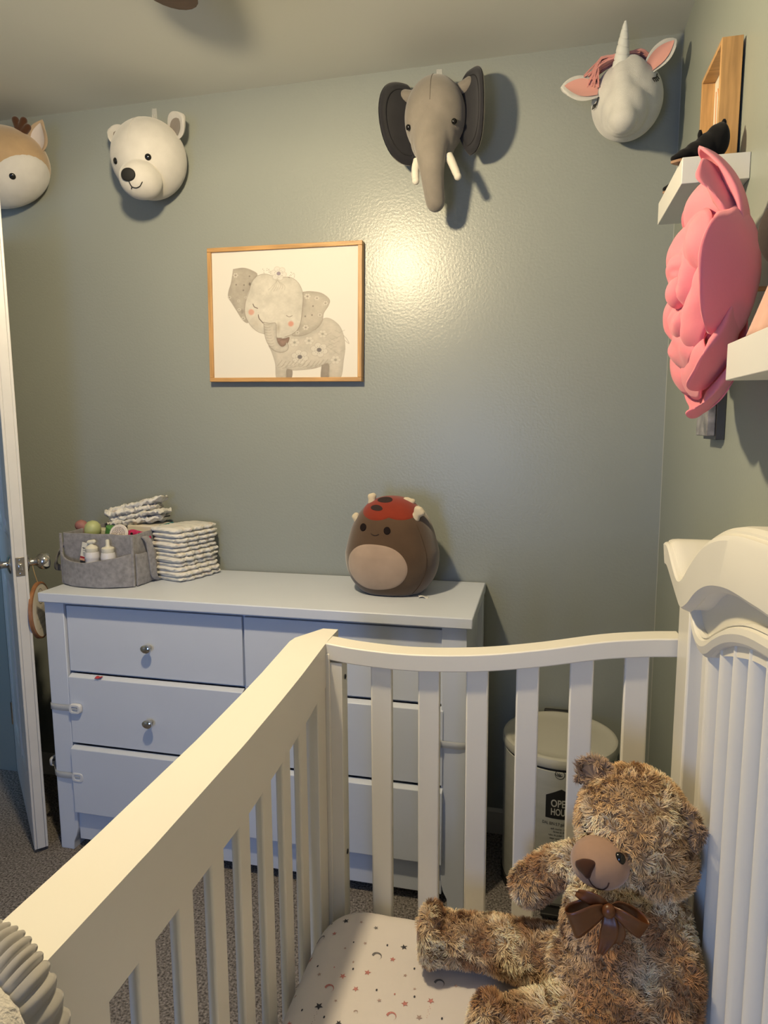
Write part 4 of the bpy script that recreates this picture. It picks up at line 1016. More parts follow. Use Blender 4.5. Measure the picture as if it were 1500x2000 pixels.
def flower():
    cy, cz, xw = 1.215, 1.583, XR-.004
    pk = mat('pink_foam', (.76, .235, .28), .75, .2, sheen=.15, subs=.15, bump=.15, bscale=300)
    root = thing('paper_flower', (XR, cy, cz), 'large pink foam rose with layered curling petals on the right wall', 'flower decoration')
    def petal(phi, R, hb, hr, wid, wav, seed, roll=0.0, tip=.6, lift=0.0, spin=.012):
        rnd = random.Random(seed); p1, p2, p3 = (rnd.uniform(0, 6.28) for _ in range(3))
        nu, nv = 26, 30
        g = G()
        def P(a, b):
            t = a*2-1; s = b
            w = wid*(math.sin(min(1, s*1.05+.06)*PI*.62))*(1-max(0, s-.55)**2*tip*3.2)
            w = max(w, .01)
            ph = phi+t*w+roll*t
            # bowl profile
            r = R*(math.sin(s*PI/2*.98))**.75*(1-.07*t*t)+spin*t
            h = hb+(hr-hb)*s**2.1
            edge = max(0, (s-.62)/.38)
            h += wav*edge*(.8*math.sin(3.2*t+p1)+.4*math.sin(6*t+p2))+lift*t
            r += wav*.7*edge*math.sin(4*t+p3)+.010*edge*edge - .012*max(0, abs(t)-.75)/.25*edge
            h -= .020*t*t*edge
            n = noise.noise((ph*2, s*4, seed*1.7)); r += .004*n; h += .004*n
            return (xw-h, cy-math.cos(ph)*r, cz+math.sin(ph)*r)   # phi=0 points to -Y (to the camera side)
        g.grid(P, nu, nv)
        build('petal', g, pk, root, solid=.0028, angle=80)
    deg = math.radians
    def puff(phi, R, hb, hr, wid, amp, seed, spin=.010, r0=.012, curl=.018):
        """front petals: broad, puffed pillows whose edge curls back to the wall"""
        g = G(); rnd = random.Random(seed); p1, p2 = rnd.uniform(0, 6.28), rnd.uniform(0, 6.28)
        def P(a, b):
            t = a*2-1; s = b; w = wid*(.55+.45*math.sin(min(1, s*1.1)*PI*.6))
            ph = phi+t*w; r = r0+(R-r0)*s*(1-.10*t*t)+.005*math.sin(3*t+p2)*s
            h = hb+(hr-hb)*s**.8+amp*math.cos(t*PI/2)*math.sin(PI*min(1, s*1.02))**.8+.006*math.sin(4*t+p1)*s-curl*max(0, s-.72)**2*13*(1+.3*math.sin(2*t+p1))-.010*t**4+spin*t*s
            h += .004*noise.noise((ph*3, s*5, seed*1.3))
            return (xw-h, cy-math.cos(ph)*r, cz+math.sin(ph)*r)
        g.grid(P, 28, 26); build('petal', g, pk, root, solid=.0028, angle=80)
    # outer bowl of large petals (phi: 0 toward viewer, 90 up)
    petal(deg(70), .198, .050, .128, deg(50), .004, 3, tip=.85, spin=.006)
    petal(deg(128), .190, .040, .110, deg(42), .006, 4, spin=.010)
    petal(deg(190), .185, .040, .105, deg(42), .006, 5)
    petal(deg(250), .188, .040, .105, deg(42), .006, 6)
    petal(deg(-72), .200, .040, .125, deg(32), .004, 7, tip=1.1, spin=-.004)
    petal(deg(-2), .178, .036, .142, deg(39), .004, 1, tip=.30, spin=.008)
    petal(deg(50), .184, .055, .140, deg(34), .004, 11, tip=.95, spin=.008)
    petal(deg(-48), .184, .055, .138, deg(34), .004, 12, tip=.75, spin=.004)
    for k, a in enumerate((22, 88, 150, 215, 275, 338)): puff(deg(a), (.128, .180, .172, .182, .178, .128)[k], .080, .118, deg(42), .020, 20+k)
    for k, a in enumerate((50, 120, 190, 262, 325)): puff(deg(a), .125+.008*(k % 2), .105, .130, deg(46), .020, 30+k)
    for k, a in enumerate((10, 130, 250)): puff(deg(a), .075, .118, .140, deg(66), .014, 40+k)
    g = G(); g.ell((xw-.135, cy, cz), (.022, .026, .026), 24, 14); build('flower_bud', g, pk, root)
    g = G(); g.lathe([(.012, .045), (.03, .06), (.02, .08)], (xw, cy, cz), (-1, 0, 0), 32); build('flower_base', g, pk, root)
    g = G(); g.tube([(xw+.003, cy, cz), (xw-.06, cy, cz)], .004, 8); build('hanging_peg', g, m_oak, root)
flower()

def shelf_plush():
    root = thing('plush_doll', (.302, .925, 1.4775), 'dark-topped plush in blush fabric at the right edge on the lower shelf', 'plush toy')
    g = G(); c = Vector((.291, .925, 1.4775))
    def P(u, v):
        a = 2*PI*u; r = (.046-.030*v)*(1+.05*math.sin(7*a)*(1-v)); return (c.x+r*math.cos(a), c.y+r*math.sin(a)*1.1, c.z+.001+.095*v)
    g.grid(P, 60, 12); build('blush_dress', g, mat('blush_fabric', (.62, .36, .27), .9, sheen=.3, var=.08, vscale=60), root, solid=.002)
    g = G(); g.ell((c.x+.004, c.y+.012, c.z+.125), (.044, .048, .048), 28, 18); build('dark_hair', g, mat('dark_hair_plush', (.035, .024, .02), .95, bump=.6, bscale=300), root)
shelf_plush()

# ------------------------------------------------------------------ waste bin
def bin_():
    x, y, r = .071, 1.950, .163
    met = mat('bin_enamel', (.42, .43, .40), .38, .5, var=.05, vscale=9, bump=.25, bscale=25, bdist=.0015, stretch=(1, 1, 6)); lidm = mat('bin_lid', (.46, .455, .40), .42)
    blk = mat('black_rubber', (.012, .012, .012), .6)
    root = thing('waste_bin', (x, y, 0), 'round cream metal pedal bin with black printed label behind the crib', 'bin')
    o = (x, y, 0)
    build('base_ring', G().lathe([(r-.01, 0), (r+.001, .001), (r+.002, .030), (r-.004, .034), (r-.01, .034)], o, n=72), blk, root)
    build('bin_body', G().lathe([(r-.01, .030), (r-.003, .030), (r-.001, .036), (r-.001, .424), (r-.006, .427), (r-.01, .427)], o, n=96), met, root)
    build('rim_seal', G().lathe([(r-.02, .420), (r-.0035, .422), (r-.0035, .434), (r-.02, .436)], o, n=72), blk, root)
    build('lid', G().lathe([(r-.012, .433), (r+.001, .4335), (r+.003, .437), (r+.003, .452), (r, .459), (r-.006, .462), (r-.013, .461), (r-.020, .4575), (r-.05, .4565), (0, .4585)], o, n=96), lidm, root)
    g = G(); g.box(x-.045, x+.045, y+r-.006, y+r+.010, .40, .465); build('lid_hinge', g, blk, root, bevel=.004)
    g = G(); g.box(x-.045, x+.045, y-r-.030, y-r+.004, .012, .022); build('pedal', g, blk, root, bevel=.003)
    inkm = mat('label_black', (.012, .012, .012), .5); lw = mat('label_white', (.45, .45, .42), .6)
    hx = math.atan2(0-x, y)   # label faces the viewer side of the room
    def cyl(off, h0, a0=0.020):
        def f(u, v):
            a = (u)/r+a0; rr = r-.001+off
            return (x+rr*math.sin(a), y-rr*math.cos(a), h0+v)
        return f
    F = cyl(.0006, .325); F2 = cyl(.0012, .325)
    # pentagon house badge
    g = G(); n = 16; W_, top, sh, bot = .042, .052, .030, -.036
    v = []
    for i in range(n+1):
        u = -W_+2*W_*i/n; zt = sh+(top-sh)*(1-abs(u)/W_); v += [F(u, bot+.001*0), F(u, zt)]
    g.add(v, [(2*i, 2*i+2, 2*i+3, 2*i+1) for i in range(n)]); build('house_badge', g, inkm, root, smooth=False)
    for txt, zz, sz in (('OPEN', .008, .030), ('HOUSE', -.017, .028)):
        g = text_geo(txt, sz, lambda a, b, zz=zz: F2(a, zz+b), sx=.72 if txt == 'OPEN' else .62, bold=.0006); build('badge_lettering', g, lw, root, smooth=False, merge=False, fixn=False)
    for txt, zz, sz, sx in (('DAL BIN 5.7 gal - POUBELLE', -.052, .0125, .72), ('soft closing - step pedal', -.066, .008, .8), ('ferme en douceur', -.075, .008, .8), ('cubo de pedal - cierre suave', -.085, .008, .8), ('stays open - easy to clean', -.095, .008, .8)):
        g = text_geo(txt, sz, lambda a, b, zz=zz: F(a+.004, zz+b), sx=sx); build('printed_text', g, inkm, root, smooth=False, merge=False, fixn=False)
    # round leaf emblem
    F0 = F; F = lambda u, v: F0(u-.006, v-.004)
    g = G(); R2 = .0135
    for k in range(24):
        a, b = 2*PI*k/24, 2*PI*(k+1)/24
        g.add([F(R2*math.cos(a), .098+R2*math.sin(a)), F(R2*math.cos(b), .098+R2*math.sin(b)), F((R2-.0016)*math.cos(b), .098+(R2-.0016)*math.sin(b)), F((R2-.0016)*math.cos(a), .098+(R2-.0016)*math.sin(a))], [(0, 1, 2, 3)])
    for k in range(5):
        a = PI*.12+k*PI*.16; d = (math.cos(a), math.sin(a)); q = (-d[1], d[0])
        p = [(-.004+d[0]*.001, .091), (-.004+d[0]*.007+q[0]*.0012, .091+d[1]*.007+q[1]*.0012), (-.004+d[0]*.014, .091+d[1]*.014), (-.004+d[0]*.007-q[0]*.0012, .091+d[1]*.007-q[1]*.0012)]
        g.add([F(*w_) for w_ in p], [(0, 1, 2, 3)])
    build('leaf_emblem', g, inkm, root, smooth=False)
bin_()

# ------------------------------------------------------------------ nappies, caddy and its contents
m_nap = mat('nappy_white', (.66, .655, .63), .8, .2, sheen=.2, attr=True)
def nappy(name, c, ax, L, Wd, H, seed, label, group, cr=0.0, droop=0.0, tilt=0.0, roll=0.0, ends=1.0):
    """folded nappy: puffy slab, thick folded edge, ruffled leg elastics, faint printed marks"""
    rnd = random.Random(seed); c = Vector(c); ax = Vector(ax).normalized(); up_ = Vector((0, 0, 1)); sd = up_.cross(ax).normalized(); 
    nu, nv = 44, 28; v = []; cols = []
    pal = [(.58, .60, .57), (.60, .56, .48), (.50, .53, .56), (.55, .48, .44)]
    for i in range(nu):
        s = i/(nu-1)*2-1
        for k in range(nv):
            a = 2*PI*k/nv; ca, sa = math.cos(a), math.sin(a)
            q = .70
            px_ = math.copysign(abs(ca)**q, ca); pz = math.copysign(abs(sa)**.8, sa)
            endr = (1-abs(s)**4.5)**.5
            wv = 1+.05*math.sin(s*14+seed)+.03*noise.noise((s*9, seed, a))
            hh = (1-.12*s if ends else 1)*(.55+.45*endr)*min(1, endr*1.8)
            ruff = .0022*math.sin(s*38+a*3+seed*2)*abs(ca)**3
            P = c+ax*(s*L/2)+sd*(px_*Wd/2*wv*(.66+.34*endr))+up_*(pz*H/2*hh+ruff+droop*s*s+tilt*s+roll*px_)
            P += up_*.0018*noise.noise((s*8, ca*3, seed*3.3))
            if cr: P += Vector(noise.noise_vector((s*5+seed, ca*2.5, sa*.5+seed)))*cr*.6+up_*(noise.noise((s*11, ca*6, seed*7.7))*cr*.7+cr*1.2*max(0, abs(s)-.7)*math.sin(seed*2+s*3))
            v.append(tuple(P))
            n1 = noise.noise((s*7+seed*5, ca*3.2, sa+seed)); base = [.68, .67, .645]
            if n1 > .22: b = pal[(int(abs(s*3+seed))) % 4]; m_ = min(1, (n1-.22)*9); base = [x*(1-m_)+y*m_ for x, y in zip(base, b)]
            elif abs(n1) < .035: base = [.50, .51, .50]
            cols.append(base)
    g = G(); g.add(v, [(i*nv+k, i*nv+(k+1) % nv, (i+1)*nv+(k+1) % nv, (i+1)*nv+k) for i in range(nu-1) for k in range(nv)]+[tuple(range(nv))[::-1], tuple(range((nu-1)*nv, nu*nv))])
    g.v = [(p[0]-c.x, p[1]-c.y, p[2]-c.z) for p in g.v]
    o = build(name, g, m_nap, None, merge=False, angle=75); o.location = c
    ca_ = o.data.color_attributes.new('Col', 'FLOAT_COLOR', 'POINT'); ca_.data.foreach_set('color', np.concatenate([np.array(cols), np.ones((len(cols), 1))], 1).astype('f').ravel())
    return tag(o, label, 'nappy', group)
words = ('bottom', 'second from the bottom', 'third from the bottom', 'fourth from the bottom', 'fifth from the bottom', 'middle', 'fifth from the top', 'fourth from the top', 'third from the top', 'second from the top', 'top')
z = .8640
for k in range(11):
    H = .0160
    dx = .004*math.sin(k*1.7)-.0006*k+.010*math.sin(k/10*PI)*-.6; dy = .004*math.cos(k*2.3)
    nappy('folded_nappy', (-1.166+dx, 2.030+dy, z+H/2+.0004), (.30, 1, 0), .195, .138, H*1.22, 3+k, 'folded white nappy, %s of the stack beside the grey caddy' % words[k], 'folded nappies stacked on the dresser', tilt=.0)
    z += H

def caddy():
    cx, cy, z0 = -1.381, 1.985, .8640
    felt = mat('grey_felt', (.235, .235, .26), 1.0, .05, var=.22, vscale=70, detail=5, bump=.5, bscale=700, sheen=.3)
    root = thing('felt_caddy', (cx, cy, z0), 'grey felt nappy caddy with pockets and handles on the dresser', 'storage caddy')
    x0, x1, y0, y1, h = -1.506, -1.256, 1.852, 2.118, .165
    t = .006
    def wall(name, a, b, zb, zt, bulge=0.0, topf=None, par=root):
        a, b = Vector((*a, 0)), Vector((*b, 0)); d = (b-a); L = d.length; d.normalize(); n = Vector((d.y, -d.x, 0))
        def P(u, v):
            tz = zt if topf is None else topf(u)
            w = bulge*math.sin(PI*u)**.7*((.35+.65*math.sin(PI*min(1, v*.9))) if bulge < .03 else (.96+.04*v))
            q = a+d*(L*u)+n*w; return (q.x, q.y, z0+zb+(tz-zb)*v+.0008*math.sin(u*17+v*3))
        g = G(); g.grid(P, 26, 10); return build(name, g, felt, par, solid=t, bevel=.0012, angle=50)
    wall('front_panel', (x0, y0), (x1, y0), .004, h)
    wall('side_panel', (x1, y0), (x1, y1), .004, h); wall('side_panel', (x0, y1), (x0, y0), .004, h); wall('back_panel', (x1, y1), (x0, y1), .004, h)
    build('base_panel', G().box(x0, x1, y0, y1, z0+.0003, z0+.007), felt, root, bevel=.001)
    wall('divider', (x0+.005, cy+.01), (x1-.005, cy+.01), .008, h-.012)
    # pockets: front and side, with dipped mouths
    wall('front_pocket', (x0-.003, y0-.010), (x1+.002, y0-.010), .002, .11, .044, lambda u: .106-.026*math.sin(PI*u**.65))
    wall('side_pocket', (x1+.010, y0-.002), (x1+.010, cy+.02), .002, .11, .010, lambda u: .105+.016*u-.010*math.sin(PI*u))
    g = G(); g.tube([(x1+.004, y0-.010, z0+.002), (x1+.005, y0-.010, z0+h)], .0045, 8); build('corner_seam', g, felt, root)
    g = G(); g.tube([(x0-.004, y0-.010, z0+.002), (x0-.004, y0-.010, z0+h)], .0045, 8); build('corner_seam', g, felt, root)
    # handles: right one hangs down the side, left one swings out
    def strap(pts, w, wide, name='handle'):
        q = bez(pts, 30); Wv = Vector(wide)
        g = G(); g.grid(lambda u, v: tuple(Vector(q[int(round(u*29))])+Wv*(w*(v-.5))), 30, 4); build(name, g, felt, root, solid=.006, bevel=.001, angle=60)
    strap([(x1+.008, 1.905, z0+.152), (x1+.024, 1.905, z0+.135), (x1+.030, 1.908, z0+.08), (x1+.030, 1.918, z0+.022), (x1+.030, 1.950, z0+.006), (x1+.030, 1.985, z0+.020), (x1+.028, 1.998, z0+.08), (x1+.008, 2.000, z0+.150)], .022, (.35, 1, 0))
    strap([(x0-.006, 1.905, z0+.150), (x0-.045, 1.903, z0+.115), (x0-.080, 1.905, z0+.060), (x0-.092, 1.925, z0+.032), (x0-.080, 1.955, z0+.030), (x0-.035, 1.970, z0+.055), (x0-.006, 1.975, z0+.075)], .020, (.15, .35, 1))
    return root, z0, h
_, cz0, ch = caddy()
def bottle(x, y, s, label, cap='nozzle'):
    z = cz0+.014; K = 1.38
    bw = mat('bottle_white', (.62, .62, .66), .3); lb = mat('bottle_label', (.36, .37, .50), .5); cr = mat('cap_cream', (.60, .59, .52), .35)
    o = (x, y, z); root = thing('squeeze_bottle', o, label, 'bottle', 'white squeeze bottles in the caddy front pocket')
    LK = lambda p, o_, n=28: G().lathe([(r*K, h*K) for r, h in p], o_, n=n)
    build('bottle_body', LK([(.012, 0), (.0145, .002), (.0155, .01), (.0155, .048), (.0150, .052), (.0165, .055), (.0165, .060), (.0155, .066), (.0145, .070), (.010, .071)], o, n=28), bw, root)
    build('bottle_label', LK([(.0150, .008), (.0159, .008), (.0159, .044), (.0150, .044)], o, n=28), lb, root)
    if cap == 'nozzle':
        c = build('bottle_cap', LK([(.0135, .070), (.0140, .071), (.0140, .080), (.012, .082), (.006, .084), (.0042, .088), (.0042, .098), (.003, .100), (0, .100)], o, n=24), cr, root)
    else:
        c = build('bottle_cap', LK([(.0135, .070), (.0140, .071), (.0140, .079), (.010, .084), (.006, .086), (.004, .088)], o, n=24), cr, root)
        g = G(); g.capsule((x-.008, y-.001, z+.092*K), (x+.008, y+.001, z+.094*K), .007, .007); g.capsule((x, y, z+.084*K), (x, y, z+.095*K), .0045, .0045); build('twist_nozzle', g, cr, c)
bottle(-1.388, 1.8300, 1, 'white squeeze bottle with twisted nozzle, left in the caddy front pocket', 'twist')
bottle(-1.330, 1.8300, 1, 'white squeeze bottle with straight nozzle, right in the caddy front pocket')
bottle(-1.372, 1.884, 1, 'white squeeze bottle inside the caddy behind the two pocket bottles', 'twist')
# paper sachet in the front pocket
def sachet():
    c = Vector((-1.418, 1.8365, cz0+.108)); root = thing('paper_sachet', c, 'small white printed packet tucked into the left of the caddy pocket', 'packet')
    ax = Vector((.97, -.05, -.16)).normalized(); uz = Vector((.12, .15, 1)).normalized(); n = ax.cross(uz)
    if n.y > 0: n = -n
    g = G(); g.obox(c, ax, uz, n, .0155, .029, .0012); pk = build('packet', g, mat('packet_white', (.62, .62, .58), .5), root, bevel=.0008)
    g = G(); g.obox(c-uz*.019+n*.0014, ax, uz, n, .0150, .003, .0002); build('red_band', g, mat('packet_red', (.30, .02, .03), .5), root)
    g = G(); g.obox(c-uz*.0255+n*.0014, ax, uz, n, .0150, .0032, .0002); build('orange_band', g, mat('packet_peach', (.60, .32, .22), .5), root)
    g = G(); g.tube([tuple(c+n*.0016+ax*(-.011+.022*t/11)+uz*(.011+.003*math.sin(t*2.4))) for t in range(12)], .0010, 5)
    g.tube([tuple(c+n*.0016+ax*(-.009+.018*t/7)+uz*(.004)) for t in range(8)], .0006, 5)
    for q in range(3): g.obox(c-uz*(.003+.004*q)+n*.0014, ax, uz, n, .007-.001*q, .0006, .0002)
    build('script_lettering', g, mat('packet_ink', (.03, .04, .06), .5), root)
sachet()
# toiletries standing in the caddy
def misc():
    g = G(); a, b = Vector((-1.452, 1.905, cz0+.128)), Vector((-1.432, 1.910, cz0+.196)); d = (b-a).normalized()
    root = thing('silicone_squeezer', (-1.44, 1.91, cz0+.01), 'pale green pear-shaped silicone tool sticking out of the caddy', 'baby care tool')
    lg = mat('pale_green_rubber', (.38, .42, .20), .45)
    g.lathe([(.0, -.05), (.009, -.048), (.011, -.02), (.014, 0), (.022, .022), (.026, .040), (.0255, .052), (.020, .064), (.010, .071), (0, .073)], a, d, 24); build('rounded_head', g, lg, root)
    g = G(); g.tube([a-d*.05, a-d*.13], .008, 10); build('grip', g, lg, root)
    g = G(); g.lathe([(.0, 0), (.016, .001), (.020, .03), (.023, .062), (.0235, .066), (.020, .068), (0, .068)], (-1.395, 1.925, cz0+.112), (.35, 0, 1), 24)
    solo('green_cup', g, mat('green_plastic', (.07, .22, .055), .5), (-1.395, 1.925, cz0+.112), 'green plastic cup in the caddy beside the pale green tool', 'cup')
    c = Vector((-1.322, 1.880, cz0+.163)); n = Vector((.15, -1, .35)).normalized()
    root = thing('brush_disc', c, 'round white bristled brush head in the caddy', 'brush')
    g = G(); g.lathe([(0, -.008), (.022, -.008), (.030, -.003), (.031, .002), (.028, .005), (.024, .004), (0, .003)], c, n, 32); build('disc', g, mat('disc_white', (.62, .58, .55), .5), root)
    g = G(); rnd = random.Random(8); u = n.orthogonal().normalized(); w = n.cross(u)
    for ring in range(1, 5):
        for k in range(ring*6):
            a_ = 2*PI*k/(ring*6); p = c+(u*math.cos(a_)+w*math.sin(a_))*ring*.0052; g.tube([p+n*.002, p+n*.008], .0012, 5)
    build('bristles', g, mat('bristle_beige', (.42, .33, .27), .7), root)
    g = G(); g.tube([c-n*.004, c-Vector((0, -.02, .12))], .006, 8); build('grip', g, mat('disc_white', (.6, .6, .6)), root)
    # magenta and teal toys
    g = G(); g.capsule((-1.310, 1.935, cz0+.150), (-1.268, 1.945, cz0+.140), .020, .018, flat=.8); g.ell((-1.335, 1.93, cz0+.150), (.018, .016, .018)); g.ell((-1.285, 1.93, cz0+.153), (.015, .014, .012))
    r_ = thing('magenta_toy', (-1.30, 1.94, cz0+.02), 'bright magenta rubber toy in the caddy under the nappies', 'toy'); blob('toy_body', g, mat('magenta_rubber', (.42, .015, .10), .4), r_, vox=.003, smooth=4)
    for x in (-1.302, -1.275):
        g = G(); g.ell((x, 1.918, cz0+.158), (.004, .004, .004), 10, 6); build('toy_eye', g, m_black, r_)
    g = G(); g.capsule((-1.300, 1.905, cz0+.138), (-1.275, 1.908, cz0+.136), .014, .012)
    solo('teal_toy', g, mat('teal_rubber', (.12, .30, .28), .4), (-1.288, 1.905, cz0+.10), 'small teal rubber piece in front of the magenta toy', 'toy')
    g = G(); g.ell((-1.520, 1.958, cz0+.172), (.022, .020, .020)); g.ell((-1.502, 1.962, cz0+.160), (.020, .018, .018)); r_ = thing('pink_toy', (-1.50, 1.955, cz0+.02), 'dull pink rubber toy poking up at the left of the caddy', 'toy')
    g.capsule((-1.500, 1.955, cz0+.15), (-1.485, 1.955, cz0+.06), .012, .012); blob('toy_body', g, mat('pink_rubber', (.30, .13, .12), .6), r_, vox=.0035, smooth=4)
    # wipes packet
    root = thing('wipes_pack', (-1.30, 2.06, cz0+.135), 'white wipes packet with teal edge under the nappies in the caddy', 'wipes packet')
    g = G(); g.box(-1.375, -1.262, 2.00, 2.10, cz0+.140, cz0+.172); build('wipes_body', g, mat('wipes_cream', (.64, .60, .52), .5), root, bevel=.005, seg=3)
    g = G(); g.box(-1.2615, -1.254, 1.995, 2.10, cz0+.138, cz0+.173); build('teal_edge', g, mat('wipes_teal', (.03, .20, .22), .4), root, bevel=.003)
    g = G(); g.box(-1.470, -1.385, 1.93, 1.975, cz0+.05, cz0+.166); solo('ointment_box', g, mat('cream_box', (.50, .50, .36), .6), (-1.43, 1.95, cz0+.05), 'pale yellow box standing behind the green tool in the caddy', 'box', bevel=.003)
misc()
for k, (x, y, zz, ax, L, Wd, tl, sd_, lab) in enumerate((
    (-1.362, 2.055, .180, (1, .12, 0), .195, .105, .003, 31, 'loose nappy at the bottom of the heap on the caddy'),
    (-1.352, 2.052, .200, (1, .00, 0), .200, .105, .010, 32, 'loose nappy in the middle of the heap on the caddy'),
    (-1.376, 2.050, .216, (1, .20, 0), .185, .100, .008, 33, 'loose nappy second from the top of the caddy heap'),
    (-1.366, 2.052, .233, (1, .08, 0), .205, .085, .018, 34, 'loose nappy on top of the caddy heap with a curled-up end'))):
    nappy('folded_nappy', (x, y, cz0+zz), ax, L, Wd, .020, sd_, lab, 'loose nappies heaped on the caddy', cr=.011, tilt=tl+.008, droop=.002, roll=-.004)
# ------------------------------------------------------------------ teddy bear in the crib corner
def fur(me, n, L, wid, colfn, seed=1, lay=.62, curl=1.0, skip=None, segs=4, down=(0, 0, -.25)):
    """plush pile as thin curved ribbons grown on the surface of me (local coordinates)"""
    rng = np.random.RandomState(seed)
    me.calc_loop_triangles()
    nv = len(me.vertices); co = np.empty(nv*3); me.vertices.foreach_get('co', co); co = co.reshape(-1, 3)
    no = np.empty(nv*3); me.vertices.foreach_get('normal', no); no = no.reshape(-1, 3)
    nt = len(me.loop_triangles); ti = np.empty(nt*3, 'i'); me.loop_triangles.foreach_get('vertices', ti); ti = ti.reshape(-1, 3)
    A, B, Cc = co[ti[:, 0]], co[ti[:, 1]], co[ti[:, 2]]
    ar = np.linalg.norm(np.cross(B-A, Cc-A), axis=1); idx = rng.choice(nt, n, p=ar/ar.sum())
    r1 = np.sqrt(rng.rand(n))[:, None]; r2_ = rng.rand(n)[:, None]
    P = A[idx]*(1-r1)+B[idx]*(r1*(1-r2_))+Cc[idx]*(r1*r2_)
    N = no[ti[idx, 0]]*(1-r1)+no[ti[idx, 1]]*(r1*(1-r2_))+no[ti[idx, 2]]*(r1*r2_)
    N /= np.linalg.norm(N, axis=1)[:, None]
    if skip is not None:
        keep = ~skip(P); P, N = P[keep], N[keep]; n = len(P)
    # coherent comb direction: low-frequency vector noise -> locks of pile
    F = np.array([noise.noise_vector((p[0]*38+seed, p[1]*38, p[2]*38)) for p in P])
    F2 = np.array([noise.noise_vector((p[0]*110+5, p[1]*110, p[2]*110+seed)) for p in P])
    D0 = F*1.1+F2*1.3+rng.randn(n, 3)*.10+np.array(down)
    D0 -= N*(D0*N).sum(1)[:, None]; D0 /= np.linalg.norm(D0, axis=1)[:, None]+1e-6
    cl = np.clip(.5+F2[:, :1]*1.2, .2, 1.2)*curl
    Ln = L*(.65+.6*rng.rand(n))[:, None]
    T = np.cross(N, D0)
    V = np.empty((n, segs+1, 2, 3)); Q = P-N*.001
    ang0 = (1-lay)*PI/2*np.ones((n, 1))
    for s in range(segs+1):
        t = s/segs
        wv = wid*(1-t)**.7*.5+.00015
        sw = T*(math.cos(2.2*t*1.0))
        V[:, s, 0] = Q-T*wv; V[:, s, 1] = Q+T*wv
        th = ang0+(.9-1.7*t)*.55*cl+.12
        d = N*np.sin(np.clip(th, -.25, 1.5))+D0*np.cos(th)+T*(.75*cl*math.sin(3.2*t))
        d /= np.linalg.norm(d, axis=1)[:, None]
        Q = Q+d*Ln/segs
    base = np.array([colfn(p) for p in P])
    sh = (1+.22*rng.randn(n))[:, None]; base = np.clip(base*sh, .01, .95)
    Cl = np.empty((n, segs+1, 2, 4)); Cl[..., 3] = 1
    for s in range(segs+1):
        t = s/segs; tip = np.array([.84, .65, .41])
        k = max(0, t-.3)/.7*.45
        c = base*(.78+.32*t); Cl[:, s, 0, :3] = Cl[:, s, 1, :3] = np.clip(c*(1-k)+(base*1.25+tip*.22)*k*1.15, 0, .95)
    m = segs+1
    b = np.arange(n)[:, None]*(m*2); f = []
    for s in range(segs): f.append(np.concatenate([b+s*2, b+s*2+1, b+s*2+3, b+s*2+2], 1))
    f = np.concatenate(f, 0)
    g = bpy.data.meshes.new('fur'); g.vertices.add(n*m*2); g.vertices.foreach_set('co', V.astype('f').ravel())
    g.loops.add(f.size); g.loops.foreach_set('vertex_index', f.astype('i').ravel()); g.polygons.add(len(f)); g.polygons.foreach_set('loop_start', np.arange(0, f.size, 4, dtype='i'))
    g.update(calc_edges=True); g.shade_smooth()
    ca = g.color_attributes.new('Col', 'FLOAT_COLOR', 'POINT'); ca.data.foreach_set('color', Cl.astype('f').ravel())
    return g

